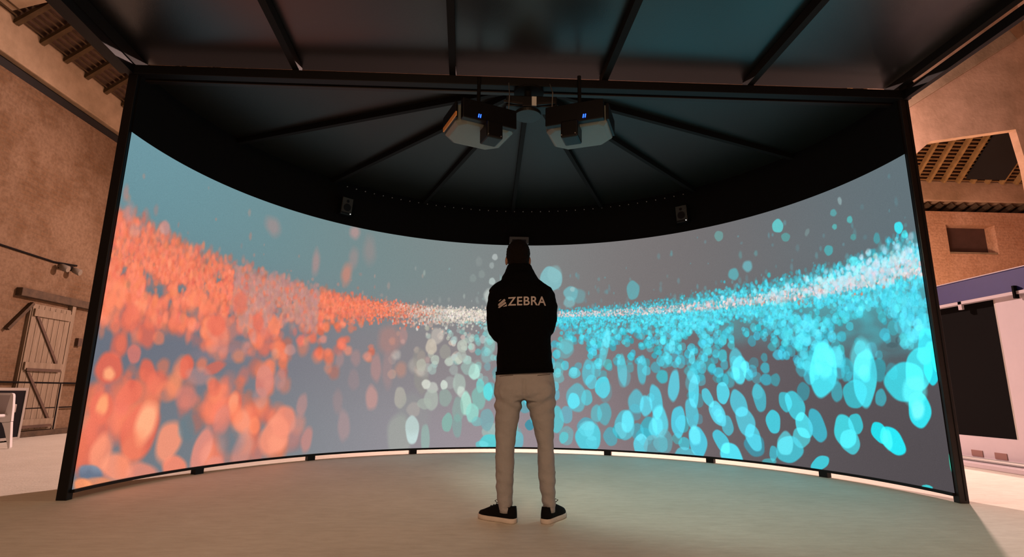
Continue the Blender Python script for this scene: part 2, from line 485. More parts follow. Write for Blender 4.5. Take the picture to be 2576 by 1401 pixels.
# iron railing in front of the door
rl = empty('iron_railing', (-7.1, 9, 0))
tag(rl, 'thin black iron railing with two rails in front of the old door', 'railing')
rX = -7.42
a = at_x(0, 962, rX); b = at_x(200, 967, rX)
MB().tube([(rX, a.y - 1.0, .86), (rX, 11.4, .86)], .016, 8).build('top_rail', M['iron'], rl)
MB().tube([(rX, a.y - 1.0, .45), (rX, 11.4, .45)], .011, 8).build('lower_rail', M['iron'], rl)
for y in (8.62, 9.85, 11.2):
    MB().tube([(rX, y, 0), (rX, y, .86)], .020, 8).build('post', M['iron'], rl)
# conduit + twin wall lamp
cn = MB()
cn.tube([(dX + .02, 7.0, 2.95), (dX + .02, 8.3, 2.90), (dX + .02, 9.3, 2.88), (dX + .02, 9.8, 2.93)], .016, 8)
tag(cn.build('cable_conduit', M['iron']), 'thin dark cable running along the left brick wall above the door', 'cable')
lp = empty('wall_floodlight', (dX, 9.5, 2.85))
tag(lp, 'small twin-head wall light at the end of the cable above the door', 'wall light')
MB().box((dX, 9.42, 2.80), (dX + .08, 9.66, 2.88)).build('bracket', M['iron'], lp, bevel=.005)
for y in (9.38, 9.66):
    h = MB().tube([(dX + .05, y, 2.84), (dX + .10, y, 2.82), (dX + .19, y + .02, 2.78)], [.03, .050, .058], 14).build('lamp_head', mat('dusty_lamp_housing', (.16, .13, .10), .7), lp, True)
    MB().disc((dX + .193, y + .02, 2.778), (1, .1, -.3), .050, .006).build('lens', mat('dusty_lamp_glass', (.20, .17, .13), .4), h)
MB().box((dX, 9.82, 1.52), (dX + .06, 9.92, 1.66)).build('x', M['rust']).name = 'switch_box'
tag(bpy.data.objects['switch_box'], 'small rusty box on the brick wall right of the door', 'switch box')
sb = bpy.data.objects['switch_box']; sb.location.y = .28

# flight case against the left wall
fc = empty('flight_case', (-7.15, 8.3, 0))
tag(fc, 'black flight case with silver edges standing against the left brick wall', 'case')
cx0, cx1, cy0, cy1 = -7.37, -6.98, 7.55, 0
e_ = at_x(56, 1040, cx1); cy1 = e_.y
cz0, cz1 = .045, at_x(60, 979, cx1).z
MB().box((cx0, cy0, cz0), (cx1, cy1, cz1)).build('body', M['case'], fc, bevel=.01)
for (yy, zz) in ((cy0, cz0), (cy0, cz1), (cy1, cz0), (cy1, cz1)):
    MB().box((cx0 - .005, yy - .02, zz - .02), (cx1 - .021, yy + .02, zz + .02)).build('edge_profile', M['alu'], fc)
for zz in (cz0, cz1):
    MB().box((cx1 - .02, cy0 + .02, zz - .02), (cx1 + .011, cy1 - .02, zz + .02)).build('edge_profile', M['alu'], fc)
for yy in (cy0, cy1):
    MB().box((cx1 - .02, yy - .02, cz0 - .02), (cx1 + .012, yy + .02, cz1 + .02)).build('edge_profile', M['alu'], fc)
MB().box((cx1, cy1 - .38, .42), (cx1 + .02, cy1 - .14, .54)).build('handle', M['alu'], fc, bevel=.01)
for yy in (cy0 + .1, cy1 - .1):
    for xx in (cx0 + .07, cx1 - .07):
        MB().tube([(xx - .02, yy, .018), (xx + .02, yy, .018)], .018, 14).build('castor', M['iron'], fc)

# white plastic chair at the far left, its back towards the camera
q = at_z(22, 1129, 0)
CY = q.y
ch = empty('plastic_chair', (at_y(33, 1000, CY).x - .28, CY - .2, 0))
tag(ch, 'white plastic chair with grey back, left edge, before the flight case', 'chair')
xm = at_y(33, 1000, CY).x - .28
def cpt(u, v):
    p = at_y(u, v, CY); return (p.x, max(p.z, .002))
side = [cpt(*p) for p in ((27, 988.5), (31, 989.5), (33, 992), (33.5, 997), (32, 1023), (29.5, 1045), (28, 1060), (5, 1063), (-10, 1059), (-10, 1046), (8, 1046), (14, 1035), (20, 1016), (27, 993))]
sh = MB()
sh.prism(side, .035, 'y', CY)
sh.prism([(2 * xm - x, z) for x, z in side][::-1], .035, 'y', CY)
zt_, zb_ = cpt(27, 988.5)[1], cpt(27, 994)[1]
sh.box((2 * xm - side[0][0], CY, zb_), (side[0][0], CY + .035, zt_))
zl, zh = cpt(0, 1062)[1], cpt(0, 1046)[1]
sh.box((2 * xm - cpt(0, 1050)[0], CY, zl), (cpt(0, 1050)[0], CY + .035, zh))
sh.build('back_frame', M['chair'], ch)
bpn = [cpt(27, 992), cpt(8, 1047)]
MB().prism([(bpn[1][0], bpn[1][1]), (bpn[0][0], bpn[0][1]), (2 * xm - bpn[0][0], bpn[0][1]), (2 * xm - bpn[1][0], bpn[1][1])], .012, 'y', CY + .012).build('backrest', M['chairback'], ch)
lgp = [cpt(*p) for p in ((27.8, 1061), (25, 1125), (22, 1130), (19.5, 1128), (15, 1100), (10, 1077), (5, 1064))]
MB().prism(lgp, .04, 'y', CY - .005).build('leg', M['chair'], ch, bevel=.004)
MB().prism([(2 * xm - x, z) for x, z in lgp][::-1], .04, 'y', CY - .005).build('leg', M['chair'], ch, bevel=.004)
for s_ in (-1, 1):
    MB().tube([(xm + s_ * .23, CY - .46, 0), (xm + s_ * .22, CY - .45, .22), (xm + s_ * .20, CY - .43, .42)], [.018, .025, .036], 12, flat=.7).build('leg', M['chair'], ch, True)
MB().box((xm - .25, CY - .47, .40), (xm + .25, CY + .01, .44)).build('seat', M['chair'], ch, bevel=.015)

# ------------------------------------------------------------------ right: exhibition stand with black infill and purple fascia
st = empty('exhibition_stand', (5.9, 5, 0))
tag(st, 'white exhibition stand with black infill panel and purple fascia at the right', 'display stand')
SX = 5.8; sy0, sy1 = 1.5, 8.3
MB().box((SX, sy0, .10), (SX + .25, sy1, .34)).build('plinth', M['white'], st)
MB().box((SX, sy0, .34), (SX + .25, 5.92, 1.92)).build('white_panel', M['white'], st)
tag(MB().box((SX + .03, 5.92, .34), (SX + .12, sy1, 1.92)).build('infill_panel', M['tv'], st), 'matte black panel')
MB().box((SX + .005, 5.915, .34), (SX + .04, 5.945, 1.92)).build('panel_edge', M['alu'], st)
tag(MB().box((SX - .03, sy0, 1.94), (SX + .25, sy1, 2.19)).build('fascia', M['purple'], st), 'purple fascia board')
MB().box((SX - .05, sy0, 1.905), (SX + .25, sy1, 1.94)).build('fascia_ledge', M['white'], st)
MB().box((SX - .04, sy0, 2.19), (SX + .25, sy1, 2.20)).build('fascia_cap', M['white'], st)
g = at_x(2425, 775, SX)
MB().box((SX - .05, g.y - .025, 1.84), (SX - .02, g.y + .025, 1.94)).build('clip', M['white'], st)
g = at_x(2566, 745, SX)
MB().box((SX - .07, g.y - .012, 1.86), (SX - .02, g.y + .012, 2.0)).build('clip', M['tv'], st)
for p in ((2459, 1140), (2519, 1148)):
    g = at_x(*p, SX)
    MB().box((SX - .006, g.y - .075, g.z - .035), (SX + .01, g.y + .075, g.z + .035)).build('socket', M['hole'], st)
MB().box((SX - .22, sy0, 0), (SX + .25, sy1, .06)).build('base_board', M['white'], st, bevel=.01)
MB().tube([(SX - .10, sy0, .085), (SX - .10, sy1, .085)], .024, 10).build('base_rail', M['alu'], st)
MB().box((SX - .02, sy0, .05), (SX + .25, sy1, .10)).build('base_board', M['white'], st)

# ------------------------------------------------------------------ the picture on the curved screen (painted with numpy, carried by the mesh)
CW, CH = 1900, 520
ARC = math.pi * R
rng = np.random.default_rng(7)
KX = CW / 180.0
KZ = CH / (Z_TOP - Z_BOT)
MPX = ARC / CW
MPZ = (Z_TOP - Z_BOT) / CH
aa = (np.arange(CW) + .5) / KX - 90
zz = (np.arange(CH) + .5) / KZ + Z_BOT
AG, ZG = np.meshgrid(aa, zz)


def grid(samples):
    """smooth background from scattered (angle, z, rgb)"""
    num = np.zeros((CH, CW, 3)); den = np.zeros((CH, CW))
    for a, z, c in samples:
        k = np.exp(-(((AG - a) / 24.0) ** 2 + ((ZG - z) / .62) ** 2)) + 1e-6
        num += k[..., None] * np.array(c) / 255.0; den += k
    return num / den[..., None]


IMG = grid([(-88, 2.7, (112, 155, 168)), (-88, 2.1, (100, 140, 148)), (-70, 2.5, (106, 142, 148)), (-45, 2.4, (114, 138, 140)), (-20, 2.5, (122, 138, 138)), (0, 2.5, (130, 133, 133)),
            (25, 2.5, (124, 119, 119)), (45, 2.4, (114, 108, 108)), (65, 2.4, (108, 108, 112)), (85, 2.6, (98, 116, 122)), (88, 2.2, (92, 110, 118)),
            (-80, 1.3, (100, 104, 118)), (-60, 1.2, (118, 118, 130)), (-40, 1.2, (130, 128, 134)), (-20, 1.2, (138, 133, 134)), (0, 1.2, (144, 133, 136)), (25, 1.2, (130, 118, 121)), (45, 1.2, (108, 98, 103)), (65, 1.2, (92, 84, 90)), (85, 1.2, (82, 78, 84)),
            (-80, .3, (112, 118, 128)), (-60, .3, (114, 124, 128)), (-40, .3, (138, 140, 147)), (-20, .3, (155, 148, 154)), (0, .3, (160, 144, 152)), (25, .3, (142, 125, 129)), (45, .3, (105, 96, 100)), (65, .3, (84, 78, 82)), (85, .3, (76, 70, 74))])


def blob(a, z, J, rx, ry, tilt, col, alpha, soft=.12):
    """ellipse given in a local frame; J maps local offsets to canvas offsets (2x2)"""
    cx = (a + 90) * KX; cy = (z - Z_BOT) * KZ
    m = max(rx, ry)
    ex = (abs(J[0][0]) + abs(J[0][1])) * m * 1.15 + 2; ey = (abs(J[1][0]) + abs(J[1][1])) * m * 1.15 + 2
    x0 = max(int(cx - ex), 0); x1 = min(int(cx + ex) + 1, CW); y0 = max(int(cy - ey), 0); y1 = min(int(cy + ey) + 1, CH)
    if x1 <= x0 or y1 <= y0: return
    gx, gy = np.meshgrid(np.arange(x0, x1) + .5 - cx, np.arange(y0, y1) + .5 - cy)
    det = J[0][0] * J[1][1] - J[0][1] * J[1][0]
    u = (J[1][1] * gx - J[0][1] * gy) / det; v = (-J[1][0] * gx + J[0][0] * gy) / det
    t = math.radians(tilt); c, s = math.cos(t), math.sin(t)
    p = (u * c - v * s) / rx; q_ = (u * s + v * c) / ry
    ang = np.arctan2(q_, p)
    d = np.sqrt(p * p + q_ * q_) * (1 + .035 * np.cos(3 * ang + rx) + .025 * np.cos(5 * ang + ry))
    k = np.clip((1 - d) / soft + .5, 0, 1) * alpha
    k = k[..., None]
    sub = IMG[y0:y1, x0:x1]
    sat = np.clip((sub.max(-1) - sub.min(-1) - .18) * 1.9, 0, 1)[..., None]      # overlapping discs glow brighter
    lt = np.array((26, 40, 42) if col[2] > col[0] else (14, 20, 16)) / 255.0
    IMG[y0:y1, x0:x1] = sub * (1 - k) + (np.array(col) / 255.0 + lt * sat) * k


ISO = ((1 / MPX, 0), (0, 1 / MPZ))


def part(a, z, r, col, alpha, asp=1.0, soft=.2):
    blob(a, z, ISO, r, r * asp, 0, col, alpha, soft)


def mix(c1, c2, t):
    return tuple(c1[i] + (c2[i] - c1[i]) * t for i in range(3))


def jit(c, s):
    k = rng.normal(0, s)
    return tuple(float(np.clip(x + k + rng.normal(0, s * .4), 0, 255)) for x in c)


ORA = (230, 104, 82); ORB = (248, 128, 92); PAL = (196, 142, 136); CRM = (214, 210, 198); TEA = (126, 208, 204); CYA = (56, 180, 198); CYB = (70, 210, 230)


def colour(a, bright, lo_=-38, tl_=1):
    """the colour of the swarm turns from orange through cream to cyan along the screen"""
    a = a + rng.normal(0, 4)
    if a < lo_: c = mix(ORA, ORB, bright)
    elif a < -19: c = mix(mix(ORA, ORB, bright), CRM, (a - lo_) / (-19 - lo_))
    elif a < -8: c = mix(CRM, TEA, max(a + 19, 0) / 11 * .6 * tl_)
    elif a < 8: c = mix(mix(CRM, TEA, .7), CYA, (a + 8) / 16)
    else: c = mix(CYA, CYB, bright)
    return jit(c, 9)


def to_px(a, z):
    p = cyl(a, z)
    c, s = math.cos(YAW), math.sin(YAW)
    X, Y = c * p.x - s * p.y, s * p.x + c * p.y
    Z = z - CAM_H
    d = Y * math.cos(PITCH) + Z * math.sin(PITCH)
    u = -Y * math.sin(PITCH) + Z * math.cos(PITCH)
    return 1288 + X / d * FOC + u / d * FOC * ROLL, 700.5 - u / d * FOC


# quiet gaps in the swarm of the picture
GAPS = [(395, 738, 34, 28), (372, 700, 16, 14), (457, 735, 15, 16), (485, 792, 20, 14), (430, 770, 10, 12), (548, 705, 12, 16), (520, 745, 10, 10), (310, 695, 12, 14), (428, 885, 36, 50), (480, 905, 55, 22), (262, 962, 46, 20), (283, 860, 14, 26), (325, 870, 10, 24), (585, 850, 18, 70), (640, 900, 34, 18), (600, 925, 40, 22),
        (735, 850, 26, 40), (760, 940, 45, 60), (880, 1040, 90, 120), (820, 860, 34, 30), (475, 1075, 22, 38), (580, 1100, 36, 40), (230, 1190, 26, 18), (700, 790, 14, 16), (930, 850, 30, 24), (1040, 1090, 20, 20),
        (2050, 775, 60, 14), (1800, 1130, 18, 20), (2240, 870, 26, 12), (2260, 855, 14, 14), (2110, 820, 18, 16), (1960, 930, 34, 26), (1995, 960, 30, 22), (2090, 1040, 40, 26), (1840, 880, 18, 16), (1740, 850, 30, 12), (1560, 870, 34, 10), (2350, 860, 8, 16), (1690, 935, 20, 10), (1460, 900, 34, 18), (1450, 960, 30, 14), (2180, 1060, 60, 60), (2300, 1140, 90, 90), (2200, 1180, 120, 60)]


def gap(a, z):
    x, y = to_px(a, z)
    for gx_, gy_, rx_, ry_ in GAPS:
        if ((x - gx_) / rx_) ** 2 + ((y - gy_) / ry_) ** 2 < 1: return True
    return False


def hole(a, z):
    """large-scale clumping"""
    return noise.noise(Vector((a * .06, z * 2.2, 3.1))) + .5 * noise.noise(Vector((a * .16, z * 5, 9.7)))


HZ = 1.86
# far-left band rises above the horizon line, right side too
def top_w(a):
    return float(np.interp(a, [-90, -78, -68, -58, -46, -30, -10, 10, 30, 45, 60, 75, 90], [.44, .36, .30, .26, .17, .12, .10, .10, .14, .20, .24, .26, .36]))


# soft glow of the dense swarm behind the single specks
gw, gh = 190, 52
NG = np.array([[noise.noise(Vector((i * .16, j * .26, 1.7))) + .55 * noise.noise(Vector((i * .41, j * .6, 5.2))) for i in range(gw)] for j in range(gh)])
ix = np.linspace(0, gw - 1.001, CW); iy = np.linspace(0, gh - 1.001, CH)
fx = ix % 1; fy = (iy % 1)[:, None]; jx = ix.astype(int); jy = iy.astype(int)[:, None]
NF = (NG[jy, jx] * (1 - fx) + NG[jy, jx + 1] * fx) * (1 - fy) + (NG[jy + 1, jx] * (1 - fx) + NG[jy + 1, jx + 1] * fx) * fy
TW = np.interp(AG, [-90, -78, -68, -58, -46, -30, -10, 10, 30, 45, 60, 75, 90], [.44, .36, .30, .26, .15, .10, .08, .07, .10, .16, .20, .24, .34])
BWD = np.interp(AG, [-90, -70, -55, -40, -25, 0, 30, 60, 90], [.75, .62, .40, .16, .12, .14, .34, .62, .95])
DZ = ZG - HZ
PROF = np.where(DZ > 0, np.clip(1 - DZ / TW, 0, 1) ** .7, np.clip(1 + DZ / BWD, 0, 1) ** .8)
AL = np.clip(PROF * (.62 + .9 * NF), 0, .85) * np.interp(AG, [-90, -45, -25, 0, 30, 60, 90], [1, .9, .8, .5, .7, .9, 1.1])
st = [-90, -67, -62, -49, -43, -30, -19, -8, 6, 90]
WC = np.stack([np.interp(AG, st, [c[i] for c in ((232, 112, 88), (228, 116, 94), (182, 140, 136), (180, 138, 134), (222, 116, 94), (222, 122, 100), (200, 190, 176), (190, 200, 190), (86, 186, 196), (70, 206, 220))]) for i in range(3)], -1) / 255
for gx_, gy_, rx_, ry_ in GAPS:
    a1_, z1_ = on_screen(gx_, gy_); a2_, _z = on_screen(gx_ + rx_, gy_); _a, z2_ = on_screen(gx_, gy_ + ry_)
    AL *= 1 - .9 * np.exp(-(((AG - a1_) / (a2_ - a1_ + 1e-6)) ** 2 + ((ZG - z1_) / (z2_ - z1_ + 1e-6)) ** 2) ** 1.5)
AL = np.maximum(AL, .72 * PROF * np.clip((AG - 52) / 16, 0, 1) * np.clip(PROF * 3, 0, 1))
IMG = IMG * (1 - AL[..., None]) + WC * AL[..., None]
# faint drifting specks above the band
for i in range(330):
    a = rng.uniform(-88, 90)
    if a < 0 and rng.random() < .45: continue
    z = HZ + .08 + rng.exponential(.22)
    if z > 2.8: continue
    part(a, z, rng.uniform(.008, .022), mix(colour(a, .4), (160, 160, 160), .35), rng.uniform(.15, .4), rng.uniform(1, 2.6), .8)
# large translucent discs low on the screen
for i in range(2600):
    a = rng.uniform(-90, 90)
    dz = rng.uniform(.25, 1.75) ** 1.0
    z = HZ - dz
    h = hole(a, z)
    if gap(a, z) and rng.random() < .9: continue
    dens = float(np.interp(a, [-90, -72, -52, -42, -25, -15, 0, 15, 30, 45, 60, 70, 82, 90], [.85, .85, .42, .05, .07, .30, .40, .60, .72, .8, .8, .75, .7, .5]))
    lowfade = 1.0 if a < -40 else float(np.interp(dz, [0, .9, 1.3, 1.75], [1, .8, .42, .30]))
    if a > 60: lowfade *= float(np.interp(dz, [0, .75, .95, 1.7], [1, 1, .12, .04]))
    if rng.random() > dens * lowfade * (.5 + 1.6 * h): continue
    if a > 8 and rng.random() < .45 and dz > .6: continue
    r = (.022 + .042 * dz) * rng.uniform(.7, 1.35)
    if a < -40:
        part(a, z, r * 1.05, colour(a, rng.uniform(.2, .9)), rng.uniform(.30, .62), rng.uniform(1, 1.6), .75)
    elif a < -8:
        part(a, z, r, mix(colour(a, .5), (170, 160, 155), .35), rng.uniform(.2, .5), rng.uniform(1, 1.4), .3)
    else:
        part(a, z, r, colour(a, rng.uniform(0, 1)), rng.uniform(.30, .75), rng.uniform(1, 1.35), .12)
# medium discs under the horizon
for i in range(7200):
    a = rng.uniform(-90, 90)
    dz = rng.exponential(.26 if a < -40 or a > 50 else .19) + .03
    if dz > .9: continue
    z = HZ - dz
    h = hole(a * 1.3 + 40, z)
    if gap(a, z) and rng.random() < .93: continue
    dens = float(np.interp(a, [-90, -60, -48, -42, -22, -10, 10, 40, 60, 90], [.85, .78, .6, .35, .40, .55, .75, .85, .95, 1.0]))
    if rng.random() > dens * (.62 + 1.3 * h): continue
    r = (.014 + .055 * dz) * rng.uniform(.7, 1.3)
    br = rng.uniform(.1, 1)
    part(a, z, r * (1.15 if a < -40 else 1), colour(a, br), rng.uniform(.35, .8), rng.uniform(.9, 1.4), .7 if a < -20 else .25)
# the fine grain of the band itself
for i in range(21000):
    a = rng.uniform(-90, 90)
    t = top_w(a)
    if rng.random() < .52: z = HZ + abs(rng.normal(0, t * .42)) - .02
    else: z = HZ - abs(rng.normal(0, .09 if a > -45 else .22))
    if z > HZ + t and rng.random() < .8: continue
    if gap(a, z) and rng.random() < .88: continue
    r = (rng.uniform(.007, .017) if abs(a) > 42 else rng.uniform(.005, .012)) + abs(z - HZ) * .022
    c = colour(a, rng.uniform(0, 1), -29, 0)
    if a > -12 and abs(z - HZ - .01) < .030 + .0005 * max(a, 0):
        c = jit(mix((232, 200, 200), (255, 225, 225), rng.random()), 14) if rng.random() < .6 else c
    if -16 < a <= -6 and abs(z - HZ) < .11: c = jit((236, 222, 208), 14)
    if a > 55 and rng.random() < .05 and abs(z - HZ) < .12: c = (225, 120, 95)
    if rng.random() < (.08 if a < -30 else .22): c = tuple(x * .55 + 40 for x in c)
    if -65 < a < -46 and rng.random() < .85: c = mix(c, jit((180, 142, 138), 10), .8)
    if a < -35: part(a, z, r * 1.25, c, rng.uniform(.2, .6), rng.uniform(1, 2.2), .9)
    else: part(a, z, r, c, rng.uniform(.35, .85), rng.uniform(.9, 1.8), .5)
# the glowing ridge at the far right
for i in range(520):
    a = 90 - abs(rng.normal(0, 17))
    z = HZ + .03 + (a - 60) * .002 + rng.normal(0, .035 + .0012 * max(a - 50, 0))
    part(a, z, rng.uniform(.010, .03), jit(mix((236, 222, 232), (150, 232, 246), rng.random()), 12), rng.uniform(.25, .6), 1.2, .6)

